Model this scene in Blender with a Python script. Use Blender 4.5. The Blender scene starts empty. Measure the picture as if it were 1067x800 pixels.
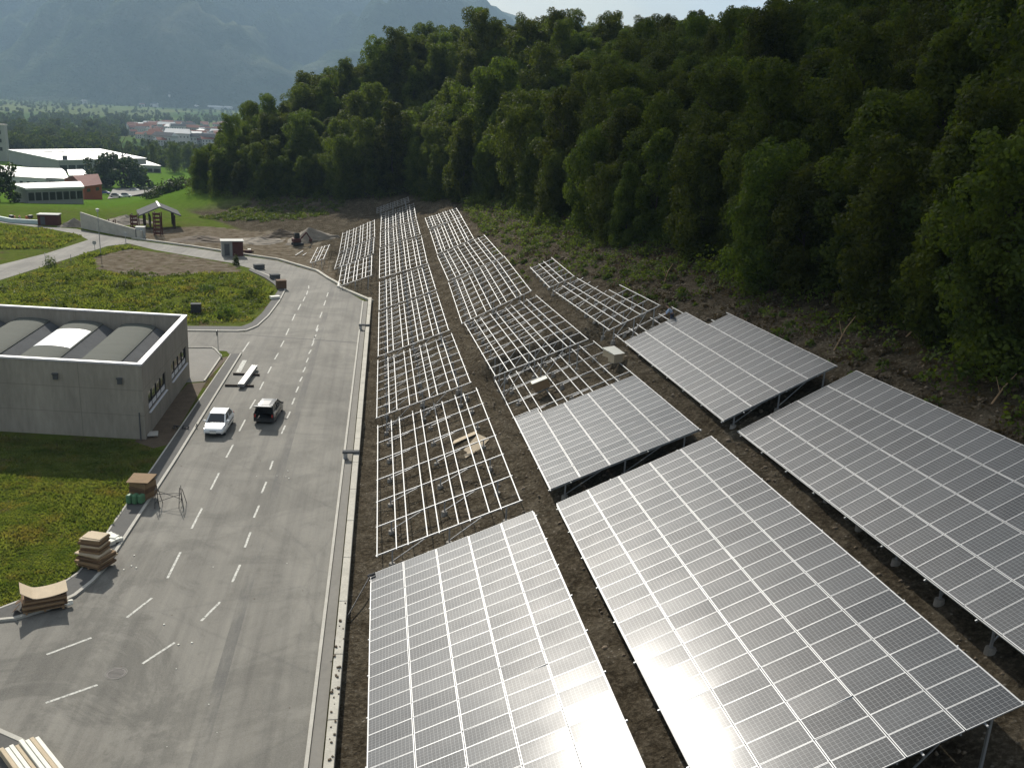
import bpy, bmesh, math, random
import numpy as np
from mathutils import Matrix, Vector, Euler
PI = math.pi
R = math.radians
rnd = random.Random(7)
SC = bpy.context.scene
COL = SC.collection

# ------------------------------------------------------------------ camera
F = 980.0; CX, CY = 533.5, 400.0; H = 26.0
ROLL = R(2.9)
PITCH = math.atan((CY - 109.6) * math.cos(ROLL) / F)
def cam_basis():
    f = np.array([0, math.cos(PITCH), -math.sin(PITCH)]); r0 = np.array([1., 0, 0]); u0 = np.cross(r0, f)
    r = r0 * math.cos(ROLL) + u0 * math.sin(ROLL); u = -r0 * math.sin(ROLL) + u0 * math.cos(ROLL)
    M = np.array([r, u, f]).T
    d = M @ np.array([(404 - CX) / F, -(103 - CY) / F, 1]); yaw = math.atan2(d[0], d[1])
    c, s = math.cos(yaw), math.sin(yaw)
    return np.array([[c, -s, 0], [s, c, 0], [0, 0, 1]]) @ M
CB = cam_basis()
CP = np.array([0, 0, H])
cam_d = bpy.data.cameras.new('camera'); cam = bpy.data.objects.new('camera', cam_d); COL.objects.link(cam)
cam_d.sensor_width = 36; cam_d.lens = 36 * F / 1067; cam_d.clip_start = .5; cam_d.clip_end = 30000
m = Matrix.Identity(4)
for i in range(3):
    m[i][0] = CB[i, 0]; m[i][1] = CB[i, 1]; m[i][2] = -CB[i, 2]; m[i][3] = CP[i]
cam.matrix_world = m
SC.camera = cam

# ------------------------------------------------------------------ terrain
FOOT = [(-0.9,-80),(-0.9,126),(-5.5,137),(-10.5,151),(-19,172),(-29,196),(-41,217),(-52,240),(-56,275),(-50,330),(-30,400),(20,480),(90,560),(180,640)]
STEEP = [(0.6,-80),(0.6,196),(-10,203),(-41,222),(-52,243),(-55,276),(-49,330),(-28,400),(22,480),(92,560),(182,640)]
def sdist(poly, x, y):
    d = np.full(x.shape, 1e9)
    for (x0, y0), (x1, y1) in zip(poly[:-1], poly[1:]):
        dx, dy = x1 - x0, y1 - y0; t = np.clip(((x - x0) * dx + (y - y0) * dy) / (dx * dx + dy * dy), 0, 1)
        d = np.minimum(d, np.hypot(x - x0 - t * dx, y - y0 - t * dy))
    ins = inpoly(poly + [(700, 640), (700, -80)], x, y)
    return np.where(ins, d, -d)
def inpoly(Q, x, y):
    ins = np.zeros(x.shape, bool)
    for i in range(len(Q)):
        x0, y0 = Q[i]; x1, y1 = Q[(i + 1) % len(Q)]
        if y0 == y1: continue
        c = ((y0 > y) != (y1 > y)); xi = (x1 - x0) * (y - y0) / (y1 - y0) + x0
        ins ^= c & (x < xi)
    return ins
S1 = .385
def terrain0(x, y):
    dF = sdist(FOOT, x, y); dS = sdist(STEEP, x, y)
    z = .15 * np.clip(dF, 0, 38)
    ds = np.clip(dS, 0, None)
    z = z + np.minimum(ds, 38) * (S1 - .15)
    f = np.clip(dS - 38, 0, None)
    z = z + 21.5 * (1 - np.exp(-f * .78 / 21.5)) + .30 * np.clip(dS - 78, 0, 70) * np.clip((235 - y) / 70, 0, 1) * np.clip((x - 55) / 30, 0, 1)
    out = np.clip(-dF, 0, None)
    v = np.clip(y - 215, 0, None) * .09
    v = np.where(y > 420, 18.5 + (y - 420) * .02, v); v = np.minimum(v, 46)
    return z - v * np.clip(out / 15, 0, 1)

TABLES = {"A0": [-0.4602, 21.2777, 1.4125, -0.0083, -0.0571, 0.3858, 27.9471, 10.018], "A1": [-0.3343, 48.5584, 1.3102, -0.0077, -0.0419, 0.3794, 25.5279, 8.6581], "A2": [-0.6177, 72.9097, 1.2721, -0.005, -0.0551, 0.3807, 21.8687, 8.0943], "A3": [-0.6885, 92.7526, 1.0786, -0.005, -0.0229, 0.3795, 22.9218, 7.58], "A4": [-0.7765, 114.4232, 1.1331, -0.006, -0.0129, 0.3761, 20.0564, 7.3891], "A5": [-0.9159, 133.7839, 1.5483, -0.005, 0.0311, 0.3304, 23.1675, 7.1332], "A6": [-0.9664, 155.6858, 2.6677, -0.0057, 0.0205, 0.3469, 15.8656, 6.8731], "A7": [-1.0063, 169.8305, 3.4404, 0.0012, 0.0325, 0.351, 20.7642, 6.6739], "A8": [-1.9038, 189.231, 4.3771, -0.0052, 0.0141, 0.3624, 8.8186, 6.7037], "B0": [10.3498, 22.1164, 5.1946, -0.013, -0.0482, 0.427, 27.7526, 9.9561], "B1": [9.3933, 48.9152, 5.1701, 0.0038, -0.0719, 0.3974, 29.3927, 9.2652], "B2": [8.9863, 73.632, 4.6879, -0.0239, -0.0511, 0.3953, 24.3964, 8.2029], "B3": [7.924, 95.7736, 3.9575, 0.0051, -0.0132, 0.4716, 24.8604, 7.9512], "B4": [7.9282, 119.0229, 4.1702, -0.0147, -0.0122, 0.44, 21.775, 7.6418], "B5": [7.4819, 138.5159, 4.5113, -0.0095, 0.0278, 0.4343, 22.5949, 5.7937], "B6": [7.0688, 159.7383, 5.5613, -0.0163, 0.0238, 0.3415, 11.5511, 5.8608], "C0": [21.2252, 24.0447, 9.4279, 0.0056, -0.0638, 0.4971, 27.9227, 8.1395], "C1": [19.8751, 50.6653, 8.7554, -0.013, -0.0426, 0.4723, 26.1731, 7.5008], "C2": [18.6886, 75.507, 8.3042, -0.0397, -0.0484, 0.4645, 23.0438, 4.7643], "C3": [17.2411, 97.3239, 7.6898, 0.0021, -0.0229, 0.4551, 14.3387, 2.8341], "L1": [-7.631, 157.1729, 1.4608, -0.016, 0.0254, 0.4296, 19.258, 6.2911], "L2": [-7.7412, 144.1846, 0.8801, -0.0041, -0.0052, 0.4171, 16.6095, 6.309], "L3": [-6.5876, 131.8757, 0.6146, -0.0086, 0.0323, 0.3495, 14.4701, 4.8192], "L0": [-11.7103, 148.4294, 1.0161, 0.01, 0.0105, 0.3156, 14.4, 2.1397]}
def frame_of(p):
    x, y, z, az, pi_, ti, L, W = p
    c = np.array([math.sin(az) * math.cos(pi_), math.cos(az) * math.cos(pi_), math.sin(pi_)])
    h = np.cross(c, [0, 0, 1.]); h /= np.linalg.norm(h); w = np.cross(h, c)
    r = h * math.cos(ti) + w * math.sin(ti); n = np.cross(r, c)
    return np.array([x, y, z]), r, c, n, L, W
FR = {k: frame_of(p) for k, p in TABLES.items()}
for k_, s_ in (('A0', .974), ('A1', 1.012), ('B0', .975), ('B1', 1.018), ('C0', .970), ('C1', 1.010)):
    o_, r_, c_, n_, l_, w_ = FR[k_]; cp_ = np.array([0, 0, H]); FR[k_] = (cp_ + (o_ - cp_) * s_, r_, c_, n_, l_ * s_, w_ * s_)
def terrain(x, y):
    x = np.asarray(x, float); y = np.asarray(y, float)
    z = terrain0(x, y)
    near = (y < 210) & (x > -16) & (x < 45) & (y > -5)
    if near.any():
        for k, (o, r, c, n, L, W) in FR.items():
            # height of the table plane over (x, y), ground kept clear of it
            zp = o[2] - (n[0] * (x - o[0]) + n[1] * (y - o[1])) / n[2]
            u = (x - o[0]) * r[0] + (y - o[1]) * r[1] + (zp - o[2]) * r[2]
            v = (x - o[0]) * c[0] + (y - o[1]) * c[1] + (zp - o[2]) * c[2]
            d = np.maximum(np.maximum(-u, u - W), np.maximum(-v, v - L))
            lim = zp - .62 + np.clip(d, 0, None) * .9
            z = np.where((d < 3), np.minimum(z, lim), z)
    return z
def tz(x, y): return float(terrain(np.array([x]), np.array([y]))[0])
def ray(px, py):
    d = CB @ np.array([(px - CX) / F, -(py - CY) / F, 1]); return d / np.linalg.norm(d)
_TS = np.concatenate([np.arange(20, 400, 1.), np.arange(400, 6500, 8)])
def at(px, py, h=0.0):
    """the place on the ground (raised by h) that the picture shows at this spot"""
    while True:
        d = ray(px, py); P = CP[None] + _TS[:, None] * d[None]
        e = P[:, 2] - terrain0(P[:, 0], P[:, 1]) - h
        if (e < 0).any() and P[int(np.argmax(e < 0)), 1] < 4000: break
        py += .6
    i = int(np.argmax(e < 0)); a, b = _TS[max(i - 1, 0)], _TS[i]
    ts = np.linspace(a, b, 60); P = CP[None] + ts[:, None] * d[None]
    e = P[:, 2] - terrain(P[:, 0], P[:, 1]) - h; i = int(np.argmax(e < 0))
    return Vector(P[i] if e[i] < 0 else P[-1])
def flat(px, py, z=0.0):
    d = ray(px, py); return Vector(CP + d * ((z - H) / d[2]))
def project(P):
    q = (np.asarray(P) - CP) @ CB
    return CX + F * q[..., 0] / q[..., 2], CY - F * q[..., 1] / q[..., 2], q[..., 2]

# ------------------------------------------------------------------ materials
def newmat(name):
    mt = bpy.data.materials.new(name); mt.use_nodes = True
    nt = mt.node_tree; return mt, nt, nt.nodes, nt.links, nt.nodes['Principled BSDF']
def setp(b, **k):
    for a, v in k.items():
        b.inputs[{'col': 'Base Color', 'rough': 'Roughness', 'metal': 'Metallic', 'spec': 'Specular IOR Level', 'alpha': 'Alpha', 'coat': 'Coat Weight', 'coatr': 'Coat Roughness', 'trans': 'Transmission Weight'}[a]].default_value = v
def c4(c): return (*c, 1)
def noise(nt, scale, detail=4, rough=.6, vec=None, dist=0):
    n = nt.nodes.new('ShaderNodeTexNoise'); n.inputs['Scale'].default_value = scale; n.inputs['Detail'].default_value = detail
    n.inputs['Roughness'].default_value = rough; n.inputs['Distortion'].default_value = dist
    if vec is not None: nt.links.new(vec, n.inputs['Vector'])
    return n.outputs['Fac']
def ramp(nt, fac, stops):
    r = nt.nodes.new('ShaderNodeValToRGB'); e = r.color_ramp.elements
    while len(e) < len(stops): e.new(.5)
    for el, (p, c) in zip(e, stops): el.position = p; el.color = c4(c) if len(c) == 3 else c
    nt.links.new(fac, r.inputs['Fac']); return r.outputs['Color']
def mix(nt, fac, a, b, mode='MIX'):
    n = nt.nodes.new('ShaderNodeMix'); n.data_type = 'RGBA'; n.blend_type = mode
    for s, v in ((0, fac), (6, a), (7, b)):
        if isinstance(v, (int, float)): n.inputs[s].default_value = v
        elif isinstance(v, tuple): n.inputs[s].default_value = c4(v) if len(v) == 3 else v
        else: nt.links.new(v, n.inputs[s])
    return n.outputs[2]
def math_(nt, op, a, b=0.0, clamp=False):
    n = nt.nodes.new('ShaderNodeMath'); n.operation = op; n.use_clamp = clamp
    for s, v in ((0, a), (1, b)):
        if isinstance(v, (int, float)): n.inputs[s].default_value = v
        else: nt.links.new(v, n.inputs[s])
    return n.outputs[0]
def coords(nt, kind='Object'):
    n = nt.nodes.new('ShaderNodeTexCoord'); return n.outputs[kind]
def wpos(nt): return nt.nodes.new('ShaderNodeNewGeometry').outputs['Position']
def scalevec(nt, v, s):
    n = nt.nodes.new('ShaderNodeMapping'); n.inputs['Scale'].default_value = s; nt.links.new(v, n.inputs['Vector']); return n.outputs[0]
def bump(nt, h, strength, dist, b):
    n = nt.nodes.new('ShaderNodeBump'); n.inputs['Strength'].default_value = strength; n.inputs['Distance'].default_value = dist
    nt.links.new(h, n.inputs['Height']); nt.links.new(n.outputs[0], b.inputs['Normal'])
def vary(name, col, amt=.25, scale=2.0, rough=.8, metal=0., spec=.3, bmp=0., stretch=(1, 1, 1), space='world'):
    """a plain surface with blotches, grain and wear"""
    mt, nt, N, L, b = newmat(name)
    v = wpos(nt) if space == 'world' else coords(nt, 'Object')
    v = scalevec(nt, v, stretch)
    f1 = noise(nt, scale, 5, .65, v); f2 = noise(nt, scale * 9, 3, .6, v)
    lo = tuple(c * (1 - amt) for c in col); hi = tuple(min(1, c * (1 + amt)) for c in col)
    c = ramp(nt, f1, [(.3, lo), (.7, hi)])
    c = mix(nt, .5, c, ramp(nt, f2, [(.25, tuple(x * (1 - amt) for x in col)), (.75, tuple(min(1, x * (1 + amt)) for x in col))]))
    L.new(c, b.inputs['Base Color']); setp(b, rough=rough, metal=metal, spec=spec)
    if bmp: bump(nt, f2, bmp, .05, b)
    return mt
M = {}
M['alu'] = vary('aluminium', (.31, .315, .315), .18, 3, .55, .3, .35)
M['module_frame'] = vary('module_frame', (.39, .395, .40), .1, 3, .5, .35, .4)
M['steel'] = vary('galvanised_steel', (.36, .37, .38), .2, 3, .5, .6, .5)
M['concrete'] = vary('concrete', (.40, .38, .34), .22, .8, .9, bmp=.2)
M['kerb'] = vary('kerb_stone', (.42, .40, .35), .2, 1.2, .9, bmp=.2)
M['wall_white'] = vary('pale_concrete', (.43, .405, .345), .28, .9, .9, bmp=.2)
M['foot'] = vary('footing_concrete', (.27, .25, .22), .2, 4, .9)
M['hall'] = vary('hall_concrete', (.31, .28, .232), .26, .4, .9, bmp=.15, stretch=(1, 1, .22), spec=.1)
def panel_joints(mt, per_z, per_h, w):
    """shallow cast joints between the wall panels"""
    nt = mt.node_tree; b = nt.nodes['Principled BSDF']; src = b.inputs['Base Color'].links[0].from_socket
    s_ = nt.nodes.new('ShaderNodeSeparateXYZ'); nt.links.new(wpos(nt), s_.inputs[0])
    fz_ = math_(nt, 'LESS_THAN', math_(nt, 'FRACT', math_(nt, 'MULTIPLY', math_(nt, 'ADD', s_.outputs[2], .1), 1 / per_z)), w / per_z)
    fh_ = math_(nt, 'LESS_THAN', math_(nt, 'FRACT', math_(nt, 'MULTIPLY', math_(nt, 'ADD', s_.outputs[0], s_.outputs[1]), 1 / per_h)), w / per_h)
    f_ = math_(nt, 'MULTIPLY', math_(nt, 'MAXIMUM', fz_, fh_), .45)
    nt.links.new(mix(nt, f_, src, (.14, .125, .105)), b.inputs['Base Color'])
panel_joints(M['hall'], 2.0, 6.1, .05)
M['coping'] = vary('coping', (.50, .49, .50), .08, 1, .5)
M['roofgrey'] = vary('roof_felt', (.10, .103, .105), .25, .8, .9, 0., .06)
M['vault'] = vary('vault_sheet', (.105, .11, .095), .16, .7, .85, .0, .06, stretch=(.4, 3, 1))
M['skylight'] = vary('skylight', (.80, .80, .78), .06, 1, .35)
M['glass'] = newmat('window_glass')[0]; setp(M['glass'].node_tree.nodes['Principled BSDF'], col=(.02, .025, .03, 1), rough=.08, spec=.6)
M['sill'] = vary('sill', (.6, .6, .62), .1, 2, .5)
M['carton'] = vary('cardboard', (.235, .155, .085), .2, 2.5, .9)
M['carton_pale'] = vary('cardboard_pale', (.50, .405, .28), .15, 2.5, .85)
M['carton_dark'] = vary('cardboard_dark', (.12, .072, .042), .3, 3, .9)
M['foam'] = vary('white_foam', (.75, .73, .64), .1, 3, .8)
M['greenwrap'] = vary('green_wrap', (.09, .20, .10), .25, 4, .6)
M['wood'] = vary('timber', (.30, .20, .11), .3, 3, .85, stretch=(1, 1, 1))
M['darkwood'] = vary('dark_timber', (.06, .045, .035), .3, 2, .9)
M['black'] = vary('black_metal', (.03, .03, .032), .3, 4, .6)
M['rubber'] = vary('rubber', (.018, .018, .018), .2, 4, .8)
M['rust'] = vary('red_oxide', (.085, .030, .024), .3, 2, .8)
M['redbrick'] = vary('red_plaster', (.33, .085, .045), .2, .6, .9)
M['redroof'] = vary('red_roof', (.16, .06, .05), .25, .6, .9)
M['townroof'] = vary('town_roof', (.25, .105, .07), .25, .08, .9)
M['whiteroof'] = vary('white_sheet_roof', (.47, .47, .455), .07, .1, .5)
M['facade'] = vary('facade', (.30, .30, .275), .15, .2, .9)
M['facade_white'] = vary('facade_white', (.55, .54, .50), .12, .2, .9)
M['blackglass'] = vary('far_glass', (.025, .028, .03), .3, .3, .3)
M['bark'] = vary('bark', (.05, .042, .033), .35, 4, .95, space='obj')
M['tin'] = vary('tin', (.5, .52, .5), .15, 1, .5)
M['paint_white'] = newmat('car_white')[0]; setp(M['paint_white'].node_tree.nodes['Principled BSDF'], col=(.74, .75, .74, 1), rough=.3, coat=.6, coatr=.08)
M['paint_dark'] = newmat('car_grey')[0]; setp(M['paint_dark'].node_tree.nodes['Principled BSDF'], col=(.05, .053, .056, 1), rough=.32, metal=.4, coat=.7, coatr=.08)
M['trim'] = vary('black_plastic', (.025, .025, .027), .2, 6, .55)
M['lampglass'] = newmat('lamp_glass')[0]; setp(M['lampglass'].node_tree.nodes['Principled BSDF'], col=(.55, .57, .6, 1), rough=.1, spec=.8)
M['redlamp'] = newmat('tail_lamp')[0]; setp(M['redlamp'].node_tree.nodes['Principled BSDF'], col=(.32, .015, .012, 1), rough=.15, spec=.7)
M['skin'] = vary('skin', (.42, .25, .18), .08, 8, .6)
M['shirt'] = vary('pale_blue_cloth', (.38, .47, .62), .15, 6, .9)
M['trousers'] = vary('dark_cloth', (.05, .06, .10), .2, 6, .9)
M['hair'] = vary('hair', (.03, .022, .018), .2, 9, .7)
M['cyan'] = vary('pale_tarp', (.50, .60, .58), .1, 1, .7)
M['orange'] = vary('orange_plastic', (.45, .14, .03), .3, 2, .7)
M['blue'] = vary('blue_paint', (.05, .08, .25), .2, 2, .5)
mt, nt, N, L, b = newmat('road_paint'); M['paintline'] = mt
L.new(ramp(nt, noise(nt, 7, 5, .75, wpos(nt)), [(.36, (.17, .165, .145)), (.50, (.55, .54, .49)), (.75, (.66, .65, .60))]), b.inputs['Base Color']); setp(b, rough=.85, spec=.2)
M['purlin'] = M['steel']

def leafmat(name, dark, light, trans=.35, dry=None, sc=.55):
    mt, nt, N, L, b = newmat(name)
    oi = N.new('ShaderNodeObjectInfo')
    f = noise(nt, sc, 3, .6, wpos(nt))
    c = ramp(nt, f, [(.32, dark), (.68, light)])
    if dry: c = mix(nt, ramp(nt, noise(nt, .32, 5, .7, wpos(nt)), [(.50, (0, 0, 0)), (.68, (1, 1, 1))]), c, dry)
    hs = N.new('ShaderNodeHueSaturation'); L.new(c, hs.inputs['Color'])
    L.new(math_(nt, 'ADD', math_(nt, 'MULTIPLY', oi.outputs['Random'], .03), .485), hs.inputs['Hue'])
    L.new(math_(nt, 'ADD', math_(nt, 'MULTIPLY', oi.outputs['Random'], .7), .65), hs.inputs['Value'])
    L.new(hs.outputs[0], b.inputs['Base Color']); setp(b, rough=.65, spec=.15)
    tr = N.new('ShaderNodeBsdfTranslucent'); L.new(mix(nt, 1., hs.outputs[0], (1.7, 1.7, .6), 'MULTIPLY'), tr.inputs['Color'])
    ms = N.new('ShaderNodeMixShader'); ms.inputs[0].default_value = trans
    L.new(b.outputs[0], ms.inputs[1]); L.new(tr.outputs[0], ms.inputs[2]); L.new(ms.outputs[0], N['Material Output'].inputs[0])
    return mt
M['leaf'] = leafmat('leaves', (.022, .037, .007), (.080, .102, .015), .48)
M['leaf_dark'] = leafmat('leaves_dark', (.018, .032, .012), (.045, .065, .02), .25)
M['bush'] = leafmat('bush_leaves', (.036, .058, .014), (.11, .14, .032), .4)
M['grassblade'] = leafmat('grass_blades', (.068, .096, .026), (.155, .172, .058), .40, (.17, .135, .06), .8)
M['dry'] = leafmat('dry_brush', (.045, .034, .02), (.12, .09, .05), .15)
# ------------------------------------------------------------------ mesh helpers
class MB:
    def __init__(s): s.v = []; s.f = []; s.m = []; s.uv = {}
    def vert(s, p): s.v.append(tuple(float(a) for a in p)); return len(s.v) - 1
    def face(s, idx, mi=0, uv=None):
        s.f.append(tuple(idx)); s.m.append(mi)
        if uv: s.uv[len(s.f) - 1] = uv
    def poly(s, pts, mi=0, uv=None): s.face([s.vert(p) for p in pts], mi, uv)
    def hexa(s, b, t, mi=0):
        """closed solid from two loops of the same length (bottom counter-clockwise seen from outside-top)"""
        n = len(b); ib = [s.vert(p) for p in b]; it = [s.vert(p) for p in t]
        s.face(list(reversed(ib)), mi); s.face(it, mi)
        for i in range(n):
            j = (i + 1) % n; s.face([ib[i], ib[j], it[j], it[i]], mi)
    def box(s, c, d, rz=0, mi=0):
        ca, sa = math.cos(rz), math.sin(rz); o = []
        for z in (-.5, .5):
            o.append([(c[0] + (x * d[0]) * ca - (y * d[1]) * sa, c[1] + (x * d[0]) * sa + (y * d[1]) * ca, c[2] + z * d[2]) for x, y in ((-.5, -.5), (.5, -.5), (.5, .5), (-.5, .5))])
        s.hexa(o[0], o[1], mi)
    def bar(s, p0, p1, w, h, up=(0, 0, 1), mi=0):
        p0 = np.array(p0, float); p1 = np.array(p1, float); a = p1 - p0; a /= np.linalg.norm(a)
        x = np.cross(a, np.array(up, float))
        if np.linalg.norm(x) < 1e-6: x = np.cross(a, [1, 0, 0.])
        x /= np.linalg.norm(x); y = np.cross(x, a)
        lo = [p0 + x * sx * w / 2 + y * sy * h / 2 for sx, sy in ((-1, -1), (1, -1), (1, 1), (-1, 1))]
        hi = [q + (p1 - p0) for q in lo]
        s.hexa([lo[3], lo[2], lo[1], lo[0]][::-1], hi, mi)
    def tube(s, p0, p1, r0, r1=None, n=8, mi=0):
        r1 = r0 if r1 is None else r1
        p0 = np.array(p0, float); p1 = np.array(p1, float); a = p1 - p0; a /= np.linalg.norm(a)
        x = np.cross(a, [0, 0, 1.]); x = np.array([1., 0, 0]) if np.linalg.norm(x) < 1e-4 else x / np.linalg.norm(x); y = np.cross(a, x)
        lo = [p0 + r0 * (x * math.cos(t) + y * math.sin(t)) for t in np.arange(n) * 2 * PI / n]
        hi = [p1 + r1 * (x * math.cos(t) + y * math.sin(t)) for t in np.arange(n) * 2 * PI / n]
        s.hexa(lo, hi, mi)
    def prism(s, pts, z0, z1, mi=0):
        s.hexa([(p[0], p[1], z0) for p in pts], [(p[0], p[1], z1) for p in pts], mi)
    def loft(s, loops, mi=0, cap=True):
        ids = [[s.vert(p) for p in l] for l in loops]; n = len(loops[0])
        for a, b in zip(ids[:-1], ids[1:]):
            for i in range(n):
                j = (i + 1) % n; s.face([a[i], a[j], b[j], b[i]], mi)
        if cap: s.face(list(reversed(ids[0])), mi); s.face(ids[-1], mi)
    def build(s, name, mats, parent=None, origin=(0, 0, 0), smooth=False, tri=False, bevel=0):
        me = bpy.data.meshes.new(name); o = Vector(origin)
        me.from_pydata([Vector(p) - o for p in s.v], [], s.f)
        if not isinstance(mats, (list, tuple)): mats = [mats]
        for mt in mats: me.materials.append(mt)
        me.polygons.foreach_set('material_index', s.m)
        if s.uv:
            ul = me.uv_layers.new(name='UVMap')
            for fi, uv in s.uv.items():
                for li, c in zip(me.polygons[fi].loop_indices, uv): ul.data[li].uv = c
        bm = bmesh.new(); bm.from_mesh(me)
        if tri: bmesh.ops.triangulate(bm, faces=[f for f in bm.faces if len(f.verts) > 4])
        else: bmesh.ops.recalc_face_normals(bm, faces=bm.faces)
        if bevel: bmesh.ops.bevel(bm, geom=bm.edges[:], offset=bevel, segments=1, affect='EDGES')
        bm.to_mesh(me); bm.free()
        if smooth: me.polygons.foreach_set('use_smooth', [True] * len(me.polygons))
        me.update(); ob = bpy.data.objects.new(name, me); COL.objects.link(ob)
        if parent is not None: ob.parent = parent
        return ob
def tag(o, label=None, cat=None, group=None, kind=None):
    for k, v in (('label', label), ('category', cat), ('group', group), ('kind', kind)):
        if v: o[k] = v
    return o
def thing(name, label, cat, loc=(0, 0, 0), rz=0, group=None):
    o = bpy.data.objects.new(name, None); COL.objects.link(o); o.location = loc; o.rotation_euler = (0, 0, rz)
    o.empty_display_size = .3
    return tag(o, label, cat, group)
def copy_tree(o, parent=None):
    c = o.copy(); COL.objects.link(c)
    if parent is not None: c.parent = parent
    for ch in list(o.children): copy_tree(ch, c)
    return c
def np_mesh(name, V, Q, mats, mi=None, smooth=False, parent=None, link=True):
    """mesh from numpy vertices and quads"""
    me = bpy.data.meshes.new(name); V = np.asarray(V, np.float32); Q = np.asarray(Q, np.int32)
    me.vertices.add(len(V)); me.vertices.foreach_set('co', V.ravel())
    k = Q.shape[1]; me.loops.add(Q.size); me.loops.foreach_set('vertex_index', Q.ravel())
    me.polygons.add(len(Q)); me.polygons.foreach_set('loop_start', np.arange(0, Q.size, k, dtype=np.int32))
    for mt in (mats if isinstance(mats, (list, tuple)) else [mats]): me.materials.append(mt)
    if mi is not None: me.polygons.foreach_set('material_index', np.asarray(mi, np.int32))
    me.update(calc_edges=True)
    if smooth: me.polygons.foreach_set('use_smooth', [True] * len(Q))
    if not link: return me
    o = bpy.data.objects.new(name, me); COL.objects.link(o)
    if parent is not None: o.parent = parent
    return o
def resample(pts, n):
    P = np.array([tuple(p)[:2] for p in pts], float); s = np.r_[0, np.cumsum(np.hypot(*np.diff(P, axis=0).T))]
    t = np.linspace(0, s[-1], n); return np.c_[np.interp(t, s, P[:, 0]), np.interp(t, s, P[:, 1])]
def offset_line(P, d):
    T = np.gradient(P, axis=0); T /= np.linalg.norm(T, axis=1)[:, None]
    return P + np.c_[T[:, 1], -T[:, 0]] * d
def strip(mb, A, B, z0, z1, mi=0):
    """raised strip between two sampled lines"""
    for i in range(len(A) - 1):
        q = [A[i], B[i], B[i + 1], A[i + 1]]
        mb.hexa([(p[0], p[1], z0) for p in q], [(p[0], p[1], z1) for p in q], mi)

# ------------------------------------------------------------------ light, sky, render settings
SUN_EL, SUN_AZ = 33.0, -16.5            # azimuth from +Y, negative towards -X
sd = np.array([math.sin(R(SUN_AZ)) * math.cos(R(SUN_EL)), math.cos(R(SUN_AZ)) * math.cos(R(SUN_EL)), math.sin(R(SUN_EL))])
sl = bpy.data.lights.new('sun', 'SUN'); so = bpy.data.objects.new('sun', sl); COL.objects.link(so)
sl.energy = 5.0; sl.angle = R(.55); sl.color = (1, .95, .86)
so.rotation_euler = Vector(sd).to_track_quat('Z', 'Y').to_euler(); so.location = (0, 0, 200)
W = bpy.data.worlds.new('World'); SC.world = W; W.use_nodes = True
nt = W.node_tree; N, L = nt.nodes, nt.links
bg = N['Background']; sky = N.new('ShaderNodeTexSky'); sky.sky_type = 'NISHITA'; sky.sun_disc = False
sky.sun_elevation = R(SUN_EL); sky.sun_rotation = R(SUN_AZ); sky.air_density = 1.2; sky.dust_density = 3.0; sky.ozone_density = 1
tc = N.new('ShaderNodeTexCoord'); mp = N.new('ShaderNodeMapping'); mp.inputs['Scale'].default_value = (1, 1, 2.6); L.new(tc.outputs['Generated'], mp.inputs['Vector'])
cl = noise(nt, 2.3, 6, .58, mp.outputs[0], .4)
cmask = ramp(nt, cl, [(.40, (0, 0, 0)), (.60, (1, 1, 1))])
cshade = ramp(nt, noise(nt, 4.1, 5, .6, mp.outputs[0]), [(.3, (5.2, 5.4, 5.7)), (.7, (9.5, 9.5, 9.3))])
cm = mix(nt, 1., sky.outputs[0], (1, 1, 1), 'MULTIPLY')
cloudy = mix(nt, math_(nt, 'MULTIPLY', cmask, .85), cm, cshade)
L.new(cloudy, bg.inputs['Color']); bg.inputs['Strength'].default_value = .075
SC.view_settings.view_transform = 'Standard'; SC.view_settings.look = 'None'; SC.view_settings.gamma = 1
SC.view_settings.exposure = 0.5
HAZE = 1.0e-4
SC.render.engine = 'CYCLES'
cy = SC.cycles; cy.max_bounces = 6; cy.diffuse_bounces = 3; cy.glossy_bounces = 3; cy.transmission_bounces = 3; cy.volume_bounces = 0
cy.transparent_max_bounces = 6; cy.use_denoising = True; cy.sample_clamp_indirect = 6; cy.caustics_reflective = False; cy.caustics_refractive = False
try: cy.denoiser = 'OPENIMAGEDENOISE'
except Exception: pass

# ------------------------------------------------------------------ ground sheet
def axis(lo, hi, step, end_lo, end_hi, g=1.13):
    a = list(np.arange(lo, hi + .01, step)); s = step
    while a[-1] < end_hi: s *= g; a.append(a[-1] + s)
    s = step
    while a[0] > end_lo: s *= g; a.insert(0, a[0] - s)
    return np.array(a)
gx = axis(-78, 118, 1.0, -7000, 7000); gy = axis(-30, 300, 1.0, -600, 9800)
GX, GY = np.meshgrid(gx, gy); fx, fy = GX.ravel(), GY.ravel()
fz = terrain(fx, fy)
dS_, dF_ = sdist(STEEP, fx, fy), sdist(FOOT, fx, fy)
def forest_edge(y): return np.interp(y, [0, 60, 110, 150, 190, 205, 230], [32, 32, 27, 22, 10, 6, 5])
rough_amp = np.clip((dF_ - 0) / 4, 0, 1) * (np.abs(fx) < 300)
rng = np.random.default_rng(3)
fz = fz + rough_amp * rng.normal(0, .07, fx.shape) * (1 - .0 * fz)
CONSTR = [tuple(flat(*p)[:2]) for p in ((128, 238), (215, 236), (300, 245), (340, 262), (352, 296), (325, 284), (289, 271), (200, 258), (150, 250), (120, 246))]
PATCH = [tuple(flat(*p)[:2]) for p in ((98, 268), (135, 259), (180, 264), (245, 276), (255, 284), (215, 285), (160, 289), (100, 283))]
BARE = [tuple(flat(*p)[:2]) for p in ((138, 459), (152, 459), (186, 440), (222, 392), (228, 374), (238, 372), (172, 464), (160, 468))]
mask = np.zeros((len(fx), 4), np.float32); mask[:, 3] = 1
fe = forest_edge(fy)
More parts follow.
